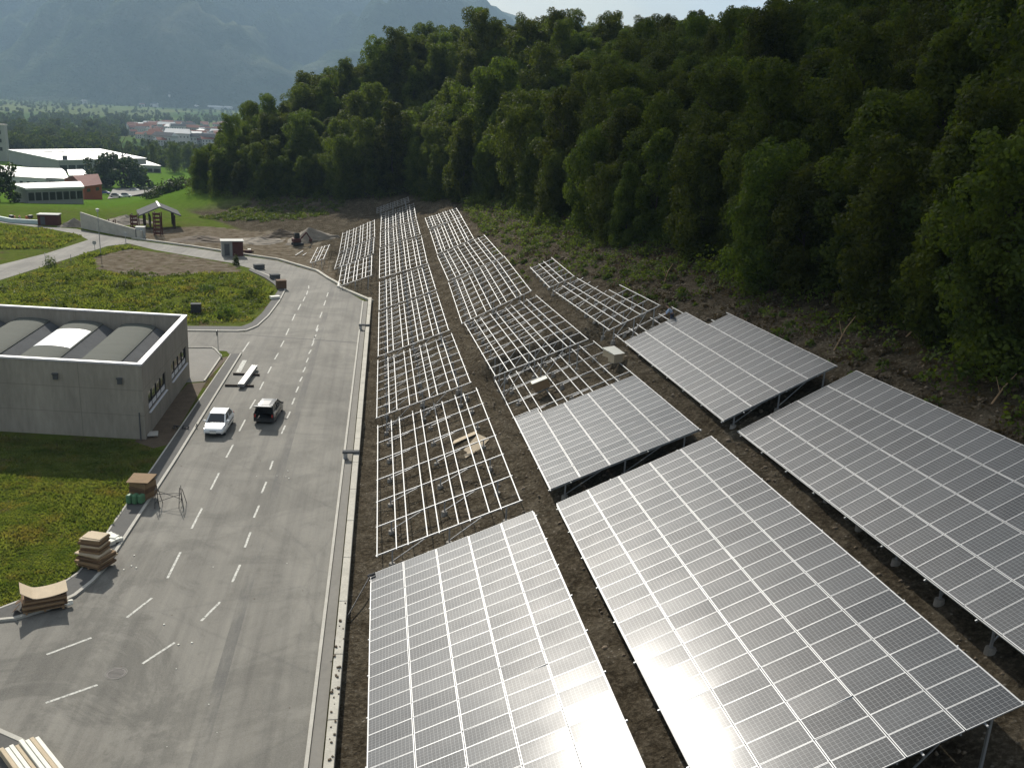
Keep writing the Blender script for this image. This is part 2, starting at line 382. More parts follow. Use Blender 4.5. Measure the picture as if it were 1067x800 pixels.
mask[:, 0] = np.clip((dF_ + 2.2) / .8, 0, 1)
mask[:, 0] *= np.where(fx < -30, np.clip((226 - fy) / 10, 0, 1), 1)
mask[:, 1] = np.clip((dS_ - fe + 2) / 4, 0, 1)
mask[:, 2] = np.maximum.reduce([inpoly(CONSTR, fx, fy) * 1., inpoly(PATCH, fx, fy) * .75])
grid = np.arange(len(fx)).reshape(GX.shape)
Q = np.stack([grid[:-1, :-1], grid[:-1, 1:], grid[1:, 1:], grid[1:, :-1]], -1).reshape(-1, 4)
mt, nt, N, L, b = newmat('ground'); P_ = wpos(nt)
at_ = N.new('ShaderNodeAttribute'); at_.attribute_name = 'mask'
sp = N.new('ShaderNodeSeparateColor'); L.new(at_.outputs['Color'], sp.inputs[0])
big = noise(nt, .09, 4, .6, P_); mid = noise(nt, .7, 5, .65, P_); fine = noise(nt, 4.5, 6, .75, P_)
grass = mix(nt, .6, ramp(nt, big, [(.3, (.07, .11, .018)), (.55, (.12, .16, .028)), (.72, (.17, .17, .05))]), ramp(nt, mid, [(.3, (.06, .08, .018)), (.7, (.14, .16, .04))]))
grass = mix(nt, ramp(nt, noise(nt, .22, 5, .7, P_), [(.54, (0, 0, 0)), (.64, (1, 1, 1))]), grass, (.115, .09, .052))
# far fields
vo = N.new('ShaderNodeTexVoronoi'); vo.inputs['Scale'].default_value = .006; L.new(scalevec(nt, P_, (1, .5, 1)), vo.inputs['Vector'])
fields = ramp(nt, vo.outputs['Color'], [(.1, (.04, .065, .025)), (.4, (.07, .11, .032)), (.65, (.13, .15, .06)), (.9, (.05, .075, .028))])
sx = N.new('ShaderNodeSeparateXYZ'); L.new(P_, sx.inputs[0])
farf = math_(nt, 'MULTIPLY', math_(nt, 'SUBTRACT', sx.outputs[1], 190), 1 / 60, True)
meadow = ramp(nt, mid, [(.3, (.075, .14, .018)), (.7, (.11, .19, .028))])
grass = mix(nt, farf, grass, meadow)
grass = mix(nt, math_(nt, 'MULTIPLY', math_(nt, 'SUBTRACT', sx.outputs[1], 600), 1 / 200, True), grass, fields)
dirt = ramp(nt, mid, [(.32, (.036, .029, .019)), (.5, (.085, .070, .049)), (.68, (.185, .160, .120))])
dirt = mix(nt, .5, dirt, ramp(nt, fine, [(.36, (.020, .016, .011)), (.5, (.08, .065, .045)), (.64, (.24, .205, .15))]))
vs = N.new('ShaderNodeTexVoronoi'); vs.inputs['Scale'].default_value = 2.6; L.new(P_, vs.inputs['Vector'])
stones = ramp(nt, vs.outputs['Distance'], [(.10, (1, 1, 1)), (.17, (0, 0, 0))])
stones = math_(nt, 'MULTIPLY', stones, ramp(nt, mid, [(.45, (0, 0, 0)), (.6, (1, 1, 1))]))
dirt = mix(nt, stones, dirt, (.30, .27, .22))
fl = ramp(nt, mid, [(.3, (.020, .018, .010)), (.6, (.040, .036, .018)), (.8, (.03, .045, .014))])
light = ramp(nt, mid, [(.3, (.085, .06, .038)), (.5, (.17, .14, .10)), (.75, (.27, .24, .19))])
c = mix(nt, sp.outputs[0], grass, dirt); c = mix(nt, ramp(nt, math_(nt, 'ADD', sp.outputs[2], math_(nt, 'MULTIPLY', math_(nt, 'SUBTRACT', noise(nt, .35, 6, .7, P_), .5), 1.6)), [(.38, (0, 0, 0)), (.62, (1, 1, 1))]), c, light); c = mix(nt, sp.outputs[1], c, fl)
L.new(c, b.inputs['Base Color']); setp(b, rough=1., spec=.0)
bump(nt, mix(nt, .5, mid, fine), 1.0, .6, b)
ground = np_mesh('ground', np.c_[fx, fy, fz], Q, mt, smooth=True)
ca = ground.data.color_attributes.new('mask', 'FLOAT_COLOR', 'POINT'); ca.data.foreach_set('color', mask.ravel())
tag(ground, 'valley floor and hillside ground of grass, soil and stones', 'ground', kind='structure')
dirt_m = M['dirt'] = vary('bare_soil', (.095, .070, .046), .5, 1.3, .95, bmp=.6)

# ------------------------------------------------------------------ roads and pavements
mt, nt, N, L, b = newmat('asphalt'); P_ = wpos(nt); M['asphalt'] = mt
sx = N.new('ShaderNodeSeparateXYZ'); L.new(P_, sx.inputs[0])
st = scalevec(nt, P_, (.9, .16, 1))
tone = ramp(nt, noise(nt, .35, 5, .62, st), [(.30, (.135, .125, .104)), (.5, (.190, .178, .150)), (.72, (.24, .225, .19))])
stain = ramp(nt, noise(nt, .16, 6, .7, P_, 1.2), [(.36, (1.12, 1.12, 1.12)), (.47, (1, 1, 1)), (.56, (.66, .66, .65)), (.70, (.5, .5, .49))])
near_ = math_(nt, 'MULTIPLY', math_(nt, 'SUBTRACT', 62, sx.outputs[1]), 1 / 25, True)
left_ = math_(nt, 'MULTIPLY', math_(nt, 'SUBTRACT', -6.5, sx.outputs[0]), 1 / 4, True)
tone = mix(nt, math_(nt, 'ADD', math_(nt, 'MULTIPLY', math_(nt, 'MULTIPLY', near_, left_), .4), .6), tone, mix(nt, 1., tone, stain, 'MULTIPLY'))
tone = mix(nt, 1., tone, ramp(nt, noise(nt, 1., 5, .6, scalevec(nt, P_, (1.9, .045, 1))), [(.34, (.80, .80, .80)), (.52, (1, 1, 1)), (.70, (1.10, 1.10, 1.09))]), 'MULTIPLY')
tone = mix(nt, 1., tone, ramp(nt, noise(nt, .55, 7, .75, P_, .6), [(.42, (1, 1, 1)), (.60, (1, 1, 1)), (.72, (.72, .72, .71))]), 'MULTIPLY')
# worn wheel track beside the middle line and a paler right-hand bay
wv = N.new('ShaderNodeMath'); wv.operation = 'COMPARE'; L.new(sx.outputs[0], wv.inputs[0]); wv.inputs[1].default_value = -7.35; wv.inputs[2].default_value = .28
trk = math_(nt, 'MULTIPLY', wv.outputs[0], ramp(nt, noise(nt, .5, 4, .7, scalevec(nt, P_, (1.5, .3, 1))), [(.40, (0, 0, 0)), (.62, (.75, .75, .75))]))
tone = mix(nt, trk, tone, (.085, .082, .075))
cr = N.new('ShaderNodeTexVoronoi'); cr.feature = 'DISTANCE_TO_EDGE'; cr.inputs['Scale'].default_value = .11; L.new(mix(nt, .25, P_, noise(nt, .6, 3, .6, P_)), cr.inputs['Vector'])
tone = mix(nt, math_(nt, 'MULTIPLY', ramp(nt, cr.outputs['Distance'], [(.002, (1, 1, 1)), (.005, (0, 0, 0))]), .22), tone, (.06, .058, .055))
grain = noise(nt, 22, 2, .7, P_)
tone = mix(nt, .25, tone, ramp(nt, grain, [(.25, (.05, .05, .048)), (.8, (.30, .295, .28))]))
L.new(tone, b.inputs['Base Color']); setp(b, rough=.88, spec=.25); bump(nt, grain, .3, .02, b)
M['asphalt_dark'] = vary('pavement_asphalt', (.095, .092, .086), .2, .6, .92, bmp=.2)
M['lot'] = vary('yard_concrete', (.19, .18, .16), .15, .4, .92)
PX = lambda *pp: [tuple(flat(*p)[:2]) for p in pp]
inner = PX((240, 370), (157.5, 490), (115, 550), (88, 592), (67.5, 609), (0, 635)); inner.append((-60, 43.0))
outer = PX((252, 369), (184, 480), (126, 570), (108, 597), (90, 615), (67.5, 630), (25, 645), (0, 649)); outer.append((-60, 41.2))
rightedge = [(-2.9, -30), (-2.9, 124.7)] + PX((352, 298), (329, 284), (289, 272), (255, 267), (200, 258.5), (137, 250), (110, 245), (80, 238.8), (50, 236.5), (0, 229))
road = rightedge + PX((0, 232), (48, 238), (80, 244), (92, 250), (49, 264), (0, 276)) + [(-90, 165), (-90, 148)] + PX((0, 292), (67, 271), (112, 256.5), (135, 254), (161, 260.5), (240, 274), (262, 280), (280, 287.5), (292, 295), (298, 302), (292, 314), (280, 330), (268, 341), (255, 346), (197, 345.5)) + [(-75, 110), (-75, 99)] + PX((197, 363.5), (236, 366)) + inner + [(-60, -30)]
mb = MB(); mb.poly([(x, y, .02) for x, y in road]); o = mb.build('road', M['asphalt'], tri=True); tag(o, 'grey patched asphalt road with dashed white lines', 'road', kind='structure')
# pavement with its two kerb lines
A, B = resample(outer, 60), resample(inner, 60)
A2 = offset_line(A, .22); B2 = offset_line(B, -.12)
sA = A + (B - A) * .0
mb = MB(); k1 = A + (B - A) * .14; k2 = A + (B - A) * .92
strip(mb, k1, k2, -.05, .125); o = mb.build('pavement', M['asphalt_dark']); tag(o, 'dark asphalt pavement along the left side of the road', 'pavement', kind='structure')
mb = MB(); strip(mb, A, k1, -.05, .145); strip(mb, k2, B, -.05, .14); o = mb.build('kerb_strip', M['kerb']); tag(o, 'pale stone kerbs of the pavement', 'kerb', kind='structure')
# pavement round the far plot
oo = resample(PX((185, 345.3), (255, 346), (268, 341), (280, 330), (292, 314), (298, 302), (292, 295), (280, 287.5), (262, 280)), 40)
ii = resample(PX((185, 340.5), (252, 341), (262, 337), (273, 327), (284, 312), (290, 303), (286, 297), (276, 290), (259, 282)), 40)
mb = MB(); k1 = oo + (ii - oo) * .16; strip(mb, k1, ii, -.05, .12); o = mb.build('pavement', M['asphalt_dark']); tag(o, 'dark pavement bending round the far grass plot', 'pavement', kind='structure')
mb = MB(); strip(mb, oo, k1, -.05, .145); o = mb.build('kerb_strip', M['kerb']); tag(o, 'pale kerb round the far grass plot', 'kerb', kind='structure')
# traffic island corner at the bottom left
oo = resample(PX((-30, 757), (0, 761), (25, 772), (45, 789), (54, 806), (58, 840)), 24)
mb = MB(); c0 = flat(-60, 860)
ii = oo + (np.array([c0[0], c0[1]]) - oo) * .045
for i in range(len(oo) - 1):
    mb.poly([(*ii[i], .12), (*ii[i + 1], .12), (c0[0], c0[1], .12)])
o = mb.build('pavement', M['asphalt_dark']); tag(o, 'dark pavement corner at the bottom left', 'pavement', kind='structure')
mb = MB(); strip(mb, oo, ii, -.05, .145); o = mb.build('kerb_strip', M['kerb']); tag(o, 'curved pale kerb at the bottom left', 'kerb', kind='structure')
# yard beside the hall with its pale edging, soil strip
yard = PX((190, 362.8), (222, 363), (230, 371.5), (212, 397.5), (190, 399))
mb = MB(); mb.poly([(x, y, .03) for x, y in yard]); o = mb.build('yard', M['lot'], tri=True); tag(o, 'pale concrete yard beside the grey hall', 'yard', kind='structure')
mb = MB(); Y = resample(PX((190, 362.8), (222, 363), (230, 371.5), (212, 397.5)), 22); strip(mb, Y, offset_line(Y, -.16), -.05, .13); o = mb.build('kerb_strip', M['kerb']); tag(o, 'pale kerb round the concrete yard', 'kerb', kind='structure')
mb = MB(); bb = PX((140, 460), (160, 467), (176, 463), (229.5, 373), (239, 371.2), (213, 398.5), (196, 399.5)); mb.poly([(x, y, .012) for x, y in bb])
o = mb.build('soil_strip', dirt_m, tri=True); tag(o, 'strip of bare brown soil beside the grey hall', 'soil', kind='structure')
# lane markings: dashes given by their two ends
D = []
def dash(l, s, ox, oy):
    for x0, y0, x1, y1 in l: D.append((x0 / s + ox, y0 / s + oy, x1 / s + ox, y1 / s + oy))
dash([(540,52,524,82),(507,118,488,156),(468,199,444,246),(418,301,388,361),(352,407,294,452),(212,499,108,538),(632,90,625,110),(617,138,606,164),(600,193,588,221),(580,255,567,290),(556,330,538,370),(510,416,466,460),(405,510,330,559),(226,608,106,650)], 2.2225, 0, 440)
dash([(563,520,530,583),(620,408,588,460),(665,310,643,353),(708,225,688,263),(747,150,726,185),(778,82,760,115),(785,552,765,598),(812,475,795,513),(838,400,823,435),(860,335,845,368),(880,282,866,308),(898,228,884,255),(914,177,902,202),(929,132,916,154),(944,88,932,110),(957,48,947,66),(968,12,960,30)], 5.335, 150, 340)
dash([(820,260,812,278),(836,232,828,248),(848,212,842,224),(855,195,852,206),(803,300,795,318),(858,181,858,189)], 2.667, 0, 230)
dash([(905,222,900,236),(895,254,889,270),(912,200,908,212),(884,290,878,306),(875,322,870,338)], 2.667, 0, 230)
dash([(585,88,548,142)], 5.335, 150, 340)
mb = MB()
for x0, y0, x1, y1 in D:
    a, b_ = np.array(flat(x0, y0)[:2]), np.array(flat(x1, y1)[:2]); t = (b_ - a) / np.linalg.norm(b_ - a); nn = np.array([-t[1], t[0]]) * .065
    mb.poly([(*(a + nn), .026), (*(a - nn), .026), (*(b_ - nn), .026), (*(b_ + nn), .026)])
o = mb.build('lane_marking', M['paintline']); tag(o, 'white dashed lane markings painted on the road', 'lane marking', kind='structure')
# pale parking line by the kerb, drain seam across the road
mb = MB(); 
for p, q, w in (((255.0, 375.5), (248.3, 388.0), .22),):
    a, b_ = np.array(flat(*p)[:2]), np.array(flat(*q)[:2]); t = (b_ - a) / np.linalg.norm(b_ - a); nn = np.array([-t[1], t[0]]) * w
    mb.poly([(*(a + nn), .026), (*(a - nn), .026), (*(b_ - nn), .026), (*(b_ + nn), .026)])
o = mb.build('lane_marking', M['paintline']); tag(o, 'short pale painted bar beside the left kerb', 'lane marking', kind='structure')
mb = MB(); a, b_ = flat(250, 348.5), flat(376, 357.5)
mb.bar((a.x, a.y, .02), (b_.x, b_.y, .02), .22, .016); o = mb.build('drain_channel', vary('drain_grate', (.07, .068, .063), .3, 3, .8)); tag(o, 'dark drain channel crossing the road', 'drain', kind='structure')
# right-hand edge: gutter kerb and low concrete wall
mb = MB(); mb.box((-2.98, 47, .05), (.16, 155, .18)); mb.box((-2.62, 47, .03), (.52, 155, .06), mi=1)
o = mb.build('kerb_strip', [M['kerb'], M['lot']]); tag(o, 'pale kerb and gutter along the right side of the road', 'kerb', kind='structure')
t = thing('retaining_wall', 'long low pale concrete wall between the road and the solar frames', 'low wall', (-2.05, 47, 0))
mb = MB()
for k in range(31):
    y0 = -30 + k * 5.0; mb.box((-2.05, y0 + 2.49, .2), (.42, 4.965, .62))
mb.build('wall_blocks', M['wall_white'], t, t.location, bevel=.02)
mb = MB(); Cc = resample([(-2.0, 124.4), (-6.9, 133.9)] + PX((352, 297), (340, 290.5), (329, 283), (289, 271), (255, 266), (200, 257.5), (137, 249)), 90); strip(mb, Cc, offset_line(Cc, .45), -.1, .26)
o = mb.build('kerb_strip', M['wall_white']); tag(o, 'pale raised kerb curving along the far bend', 'kerb', kind='structure')
# ------------------------------------------------------------------ solar tables
mt, nt, N, L, b = newmat('solar_glass'); M['pv'] = mt
uv = N.new('ShaderNodeUVMap'); su = N.new('ShaderNodeSeparateXYZ'); L.new(uv.outputs[0], su.inputs[0])
def gridline(o, w):
    fr = math_(nt, 'FRACT', o); d = math_(nt, 'ABSOLUTE', math_(nt, 'SUBTRACT', fr, .5)); return math_(nt, 'GREATER_THAN', d, .5 - w)
ln = math_(nt, 'MAXIMUM', gridline(su.outputs[0], .035), gridline(su.outputs[1], .035))
bus = math_(nt, 'MULTIPLY', gridline(math_(nt, 'MULTIPLY', su.outputs[1], 2.0), .03), .5)
ln = math_(nt, 'MAXIMUM', ln, bus)
oi = N.new('ShaderNodeObjectInfo')
cell = ramp(nt, math_(nt, 'ADD', math_(nt, 'MULTIPLY', noise(nt, 1.4, 4, .6, wpos(nt)), .6), math_(nt, 'MULTIPLY', oi.outputs['Random'], .42)), [(.3, (.025, .029, .035)), (.75, (.058, .063, .069))])
L.new(mix(nt, ln, cell, (.22, .23, .235)), b.inputs['Base Color'])
setp(b, rough=.42, spec=.12, coat=.30, coatr=.135)
rough_dust = ramp(nt, noise(nt, .5, 5, .65, wpos(nt)), [(.3, (.39, .39, .39)), (.7, (.47, .47, .47))]); L.new(rough_dust, b.inputs['Roughness'])
def tuv(k, px, py):
    o, r, c, n, L_, W_ = FR[k]; d = ray(px, py); P = CP + d * (np.dot(o - CP, n) / np.dot(d, n)); q = P - o
    return float(q @ r), float(q @ c)
def module_mesh(w, p):
    mb = MB(); i = .030; j = .022; t = .04
    O = [(-w/2, -p/2), (w/2, -p/2), (w/2, p/2), (-w/2, p/2)]; I = [(-w/2+i, -p/2+j), (w/2-i, -p/2+j), (w/2-i, p/2-j), (-w/2+i, p/2-j)]
    ot = [mb.vert((*q, 0)) for q in O]; ob = [mb.vert((*q, -t)) for q in O]; it = [mb.vert((*q, 0)) for q in I]; ig = [mb.vert((*q, -.005)) for q in I]
    for a in range(4):
        d = (a + 1) % 4; mb.face([ot[a], ot[d], it[d], it[a]]); mb.face([it[a], it[d], ig[d], ig[a]]); mb.face([ob[a], ob[d], ot[d], ot[a]])
    mb.face(ig, 1, [(0, 0), (12, 0), (12, 6), (0, 6)]); mb.face(ob[::-1], 0)
    return mb
def rails_u(ncol, W_):
    pos = [0.]
    for i in range(2 * ncol - 1): pos.append(pos[-1] + (.676 if i % 2 == 0 else .405))
    return [p / pos[-1] * W_ for p in pos]
def make_table(k, label, ncol, nbeam, clad=None, group='solar mounting tables on the slope', far=False, starts=None, name='solar_table', cat='solar table'):
    o, r, c, n, Lt, Wt = FR[k]
    P = lambda u, v, h=0.: o + r * u + c * v + n * h
    ctr = P(Wt / 2, Lt / 2); base = Vector((ctr[0], ctr[1], tz(ctr[0], ctr[1])))
    root = thing(name, label, cat, base, group=group)
    rr = random.Random(hash(k) % 1000 if False else sum(map(ord, k)))
    top = -.095 if clad else -.04
    us = rails_u(ncol, Wt)
    vb = [.25 + (Lt - .7) * i / (nbeam - 1) for i in range(nbeam)]
    for i, u in enumerate(us):
        v1 = Lt + rr.uniform(-.25, .25)
        if starts and i in starts: v1 = starts[i]
        mb = MB(); mb.bar(P(u, -.05 + rr.uniform(-.1, .1), top), P(u, v1, top), .062, .07, n); mb.build('rail', M['alu'], root, base)
    for j, v in enumerate(vb):
        ulast = Wt
        if starts: ulast = max([us[i] for i in range(len(us)) if starts.get(i, Lt) > v] or [us[1]])
        mb = MB(); mb.bar(P(-.12, v, top - .085), P(ulast + .12, v, top - .085), .05, .08, n); mb.build('crossbeam', M['steel'], root, base)
        for q in ((.10, .5, .9) if ncol > 2 else (.15, .85)):
            u = Wt * q
            if u > ulast: continue
            tp = P(u, v, top - .13); g = tz(tp[0], tp[1]); 
            if tp[2] - g < .1: continue
            mb = MB(); mb.bar((tp[0], tp[1], g + .02), tp, .08, .08, (0, 1, 0))
            po = mb.build('post', M['steel'], root, base)
            if not far:
                mb = MB(); mb.tube((tp[0], tp[1], g - .25), (tp[0], tp[1], g + .20 + rr.uniform(-.04, .05)), .22, .18, 10); mb.build('footing', M['foot'], po, base)
            if q < .3 or (q == .5 and not far):
                e = P(min(Wt, u + Wt * .24), v + .06, top - .14); mb = MB(); mb.bar((tp[0], tp[1] + .06, g + .25), e, .045, .045, (0, 1, 0)); mb.build('brace', M['steel'], root, base)
    if clad:
        cw = Wt / ncol; p = clad['pitch']; mods = []
        for ci in range(ncol):
            v0 = clad['far'][ci]
            nr = int((v0 + .12) // p)
            for ri in range(nr): mods.append((cw * (ci + .5), v0 - p * (ri + .5)))
        M0 = module_mesh(cw - .03, p - .014)
        Mat = Matrix([[r[i], c[i], n[i]] for i in range(3)])
        info = []
        for u, v in mods:
            q = P(u, v); x, y, d = project(q); ins = (-20 < x < 1087) and (-20 < y < 815)
            info.append((0 if ins else 1, d, u, v))
        info.sort()
        first = None; rest = MB()
        for idx, (off, d, u, v) in enumerate(info):
            q = P(u, v)
            if idx < 100 and not off:
                if first is None:
                    first = M0.build('solar_module', [M['module_frame'], M['pv']]); ob = first
                else: ob = first.copy(); COL.objects.link(ob)
                ob.parent = root; ob.location = Vector(q) - base
                E_ = Matrix.Rotation(R(rr.gauss(0, .32)), 3, 'X') @ Matrix.Rotation(R(rr.gauss(0, .32)), 3, 'Y')
                ob.rotation_euler = (Mat @ E_).to_euler()
            else:
                base_i = len(rest.v)
                for pt in M0.v: rest.vert(q + r * pt[0] + c * pt[1] + n * pt[2])
                for fi, f in enumerate(M0.f): rest.face([a + base_i for a in f], M0.m[fi], M0.uv.get(fi))
        if rest.f: tag(rest.build('solar_module', [M['module_frame'], M['pv']], root, base), kind='stuff')
    return root
GP = 'tables already covered with solar panels'
GF = 'bare frames waiting for their solar panels'
n5 = 5
make_table('A0', 'large panel covered table nearest the road wall, running out of the bottom of the photo', 5, 9, dict(pitch=FR['A0'][4] / 25, far=[FR['A0'][4]] * 5), GP, name='solar_table', cat='solar table')
make_table('B0', 'largest panel covered table, lower middle, with bright sun glare on its left edge', 5, 9, dict(pitch=FR['B0'][4] / 25, far=[FR['B0'][4]] * 5), GP, name='solar_table', cat='solar table')
make_table('C0', 'panel covered table at the right edge of the photo, highest up the slope', 4, 9, dict(pitch=FR['C0'][4] / 25, far=[FR['C0'][4]] * 4), GP, name='solar_table', cat='solar table')
e0 = tuv('B1', 546, 431)[1]; e1 = tuv('B1', 612, 410)[1]
pb = e1 / round(e1 / 1.1)
make_table('B1', 'half finished table with panels on its near half and a carton on bare rails', 5, 8, dict(pitch=pb, far=[e1 + pb, e1, e1, e1, e1]), GP, name='solar_table', cat='solar table')
d0 = tuv('C1', 680, 341.5)[1]; d3 = tuv('C1', 747, 330.7)[1]; LC = FR['C1'][4]; pc = d0 / round(d0 / 1.1)
make_table('C1', 'panel covered table with a stepped far corner, where the worker in pale blue stands', 4, 8, dict(pitch=pc, far=[d0, d0, d0, round(d3 / pc) * pc]), GP, name='solar_table', cat='solar table', starts={6: d3 + .3, 7: d3 + .3})
make_table('A1', 'bare frame nearest the camera beside the road wall, with pale cardboard sheets lying under it', 5, 7, None, GF)
make_table('A2', 'second bare frame along the road wall, behind the one with cardboard under it', 5, 8, None, GF)
make_table('A3', 'bare frame along the road wall level with the wall\'s far drain box', 5, 9, None, GF)
make_table('A4', 'bare frame beside the corner where the road wall ends', 5, 8, None, GF)
make_table('A5', 'bare frame right of the far road bend, to the right of three short skewed frames', 5, 9, None, GF, far=True)
make_table('A6', 'small bare frame third from the far end of the row that follows the road', 5, 7, None, GF, far=True)
make_table('A7', 'bare frame second from the far end of the row that follows the road', 5, 8, None, GF, far=True)
make_table('A8', 'short bare frame at the very far end of the rows, against the dark forest foot', 5, 4, None, GF, far=True)
make_table('B2', 'wide bare frame in the middle row, directly behind the half finished table', 5, 9, None, GF)
make_table('B3', 'bare frame in the middle row, third behind the finished panels', 5, 9, None, GF)
make_table('B4', 'bare frame in the middle row beside the green brush, fourth behind the finished panels', 5, 8, None, GF, far=True)
make_table('B5', 'narrow bare frame in the middle row, last but one before the forest', 5, 8, None, GF, far=True)
make_table('B6', 'short bare frame with uneven rail ends at the far end of the middle row', 5, 5, None, GF, far=True)
c2s = tuv('C2', 640, 299)[1]
make_table('C2', 'bare frame on tall posts behind the stepped panel table, high up by the brush', 3, 8, None, GF, starts={4: c2s, 5: c2s})
make_table('C3', 'narrow bare frame of four rails on posts, farthest of the highest row', 2, 6, None, GF)
make_table('L1', 'skewed bare frame left of the long road row, uppermost of three', 5, 6, None, GF, far=True)
make_table('L2', 'skewed bare frame left of the long road row, middle one of three', 5, 6, None, GF, far=True)
make_table('L3', 'skewed bare frame left of the long road row, lowest of three by the kerb bend', 4, 5, None, GF, far=True)
make_table('L0', 'tiny bare frame of four rails on the dirt beside the mound at the far bend', 2, 4, None, GF, far=True)

# ------------------------------------------------------------------ grey concrete hall
ax, ay = -18.16, 71.0; dirx = np.array([-.987, .160]); FRONT = 42.0; bx_, by_ = -18.17, 88.0
A_ = np.array([ax, ay]); B_ = np.array([bx_, by_]); D_ = A_ + dirx * FRONT; E2 = B_ + dirx * FRONT
root = thing('warehouse', 'flat roofed grey concrete hall with white parapet and barrel vaulted roof ribs', 'building', (-30, 80, 0))
def wallseg(mb, p, q, z0, z1, th, mi=0):
    p, q = np.array(p), np.array(q); t = (q - p) / np.linalg.norm(q - p); nn = np.array([-t[1], t[0]]) * th
    mb.prism([p, q, q + nn, p + nn], z0, z1, mi)
# right wall pieces leave real openings for the two ribbon windows
mb = MB(); th = .28
wallseg(mb, D_, A_, -.3, 5.88, th); wallseg(mb, B_ - np.array([0, th]) * 0, E2, -.3, 5.88, th); wallseg(mb, E2, D_, -.3, 5.88, th)
y0, y1 = ay + .05, by_ - .02
win = [(72.5, 78.5), (80.7, 86.9)]; zb, zt = 1.75, 3.35
wallseg(mb, (ax, y0), (ax, y1), -.3, zb, th); wallseg(mb, (ax, y0), (ax, y1), zt, 5.88, th)
for a, b2 in ((y0, win[0][0]), (win[0][1], win[1][0]), (win[1][1], y1)): wallseg(mb, (ax, a), (ax, b2), zb, zt, th)
mb.build('wall', M['hall'], root, root.location)
for a, b2 in win:
    wn = MB(); 
    for yy in np.linspace(a, b2, 5): wn.box((ax - .12, yy, (zb + zt) / 2), (.07, .07, zt - zb))
    for zz in (zb + .04, zb + .55, zt - .04): wn.box((ax - .12, (a + b2) / 2, zz), (.06, b2 - a, .06))
    w_ = wn.build('window', M['black'], root, root.location)
    g = MB(); g.box((ax - .15, (a + b2) / 2, (zb + zt) / 2), (.02, b2 - a - .02, zt - zb - .02)); g.build('pane', M['glass'], w_, root.location)
    g = MB()
    for k in range(4):
        s = (b2 - a) / 4; g.box((ax - .125, a + s * (k + .5), zb + .30), (.03, s - .12, .42))
    g.build('pane_reflection', M['sill'], w_, root.location)  # pale panels painted in for the bright reflection low in the glass
    g = MB(); g.box((ax + .06, (a + b2) / 2, zb - .05), (.16, b2 - a + .1, .06)); g.build('sill', M['sill'], w_, root.location)
mb = MB(); 
for p, q in ((D_, A_), (A_ + [0, .02], B_ - [0, .02]), (B_, E2)):
    p, q = np.array(p), np.array(q); t = (q - p) / np.linalg.norm(q - p); nn = np.array([-t[1], t[0]])
    mb.prism([p - nn * .05, q - nn * .05, q + nn * .36, p + nn * .36], 5.884 if p[1] != A_[1] + .02 else 5.888, 6.02 if p[1] != A_[1] + .02 else 6.024)
mb.build('parapet_coping', M['coping'], root, root.location)
mb = MB(); mb.poly([(*(A_ + [-.2, .2]), 4.15), (*(B_ + [-.2, -.2]), 4.15), (*(E2 + [.2, 0]), 4.15), (*(D_ + [.2, 0]), 4.15)]); mb.build('roof', M['roofgrey'], root, root.location)
def vault(x0, x1, name='roof_vault'):
    n = 12; yf = lambda x: ay + (ax - x) * .162 + .75; yb = lambda x: by_ + (bx_ - x) * .162 - .55
    mb = MB(); lo, hi = [], []
    for i in range(n + 1):
        t = PI * (.10 + .80 * i / n); x = (x0 + x1) / 2 - math.cos(t) / math.cos(.1 * PI) * (x1 - x0) / 2; z = 4.78 + .30 * math.sin(t)
        lo.append((x, yf(x), z)); hi.append((x, yb(x), z))
    lo = [(x0, yf(x0), 4.1)] + lo + [(x1, yf(x1), 4.1)]; hi = [(x0, yb(x0), 4.1)] + hi + [(x1, yb(x1), 4.1)]
    mb.hexa(lo, hi); o = mb.build(name, M['vault'], root, root.location)
    mb = MB(); q = [(x1 + .01, 4.1), (x1 + 1.15, 4.1), (x1 + 1.10, 4.2), (x1 + .01, 4.8)]
    mb.hexa([(x, yf(x), z) for x, z in q], [(x, yb(x), z) for x, z in q]); mb.build('vault_apron', M['roofgrey'], o, root.location)
    return o, yf, yb
for x0 in (-24.1, -29.0, -33.9, -38.8, -43.7, -48.6, -53.5):
    v_, yf, yb = vault(x0, x0 + 3.2)
# white skylight shell over the second vault, bar standing in for a sunlit strip
mb = MB(); lo, hi = [], []
for i in range(9):
    t = PI * (.14 + .72 * i / 8); x = -27.4 - math.cos(t) / math.cos(.1 * PI) * 1.6; z = 4.81 + .30 * math.sin(t); lo.append((x, 79.7 + .16 * (-27.4 - x), z)); hi.append((x, 85.6 + .16 * (-27.4 - x), z))
lo2 = [(p[0], p[1], p[2] - .05) for p in lo[::-1]]; hi2 = [(p[0], p[1], p[2] - .05) for p in hi[::-1]]
mb.hexa(lo + lo2, hi + hi2); mb.build('skylight', M['skylight'], root, root.location)
mb = MB(); mb.bar((-24.40, 76.2, 4.3), (-24.40, 83.5, 4.3), .36, .24); mb.build('sunlit_strip', M['skylight'], root, root.location)  # white colour imitates sunlight on the roof between the vaults
for px, py in ((58, 392), (125, 397)):
    d = ray(px, py); nn = np.array([-dirx[1], dirx[0]]); tt = np.dot(np.append(A_, 0) - CP, [nn[0], nn[1], 0]) / np.dot(d, [nn[0], nn[1], 0]); P = CP + d * tt
    mb = MB(); mb.box((P[0], P[1] - .10, P[2]), (.34, .2, .4), .15); mb.box((P[0], P[1] - .14, P[2] + .24), (.44, .3, .06), .15); mb.build('wall_vent', M['roofgrey'], root, root.location)
mb = MB(); mb.tube((-18.5, 70.9, 0), (-18.5, 70.9, 2.2), .05); mb.build('downpipe', M['roofgrey'], root, root.location)
p = flat(156, 454); t = thing('concrete_slab', 'pale flat slab lying at the near corner of the grey hall', 'slab', p)
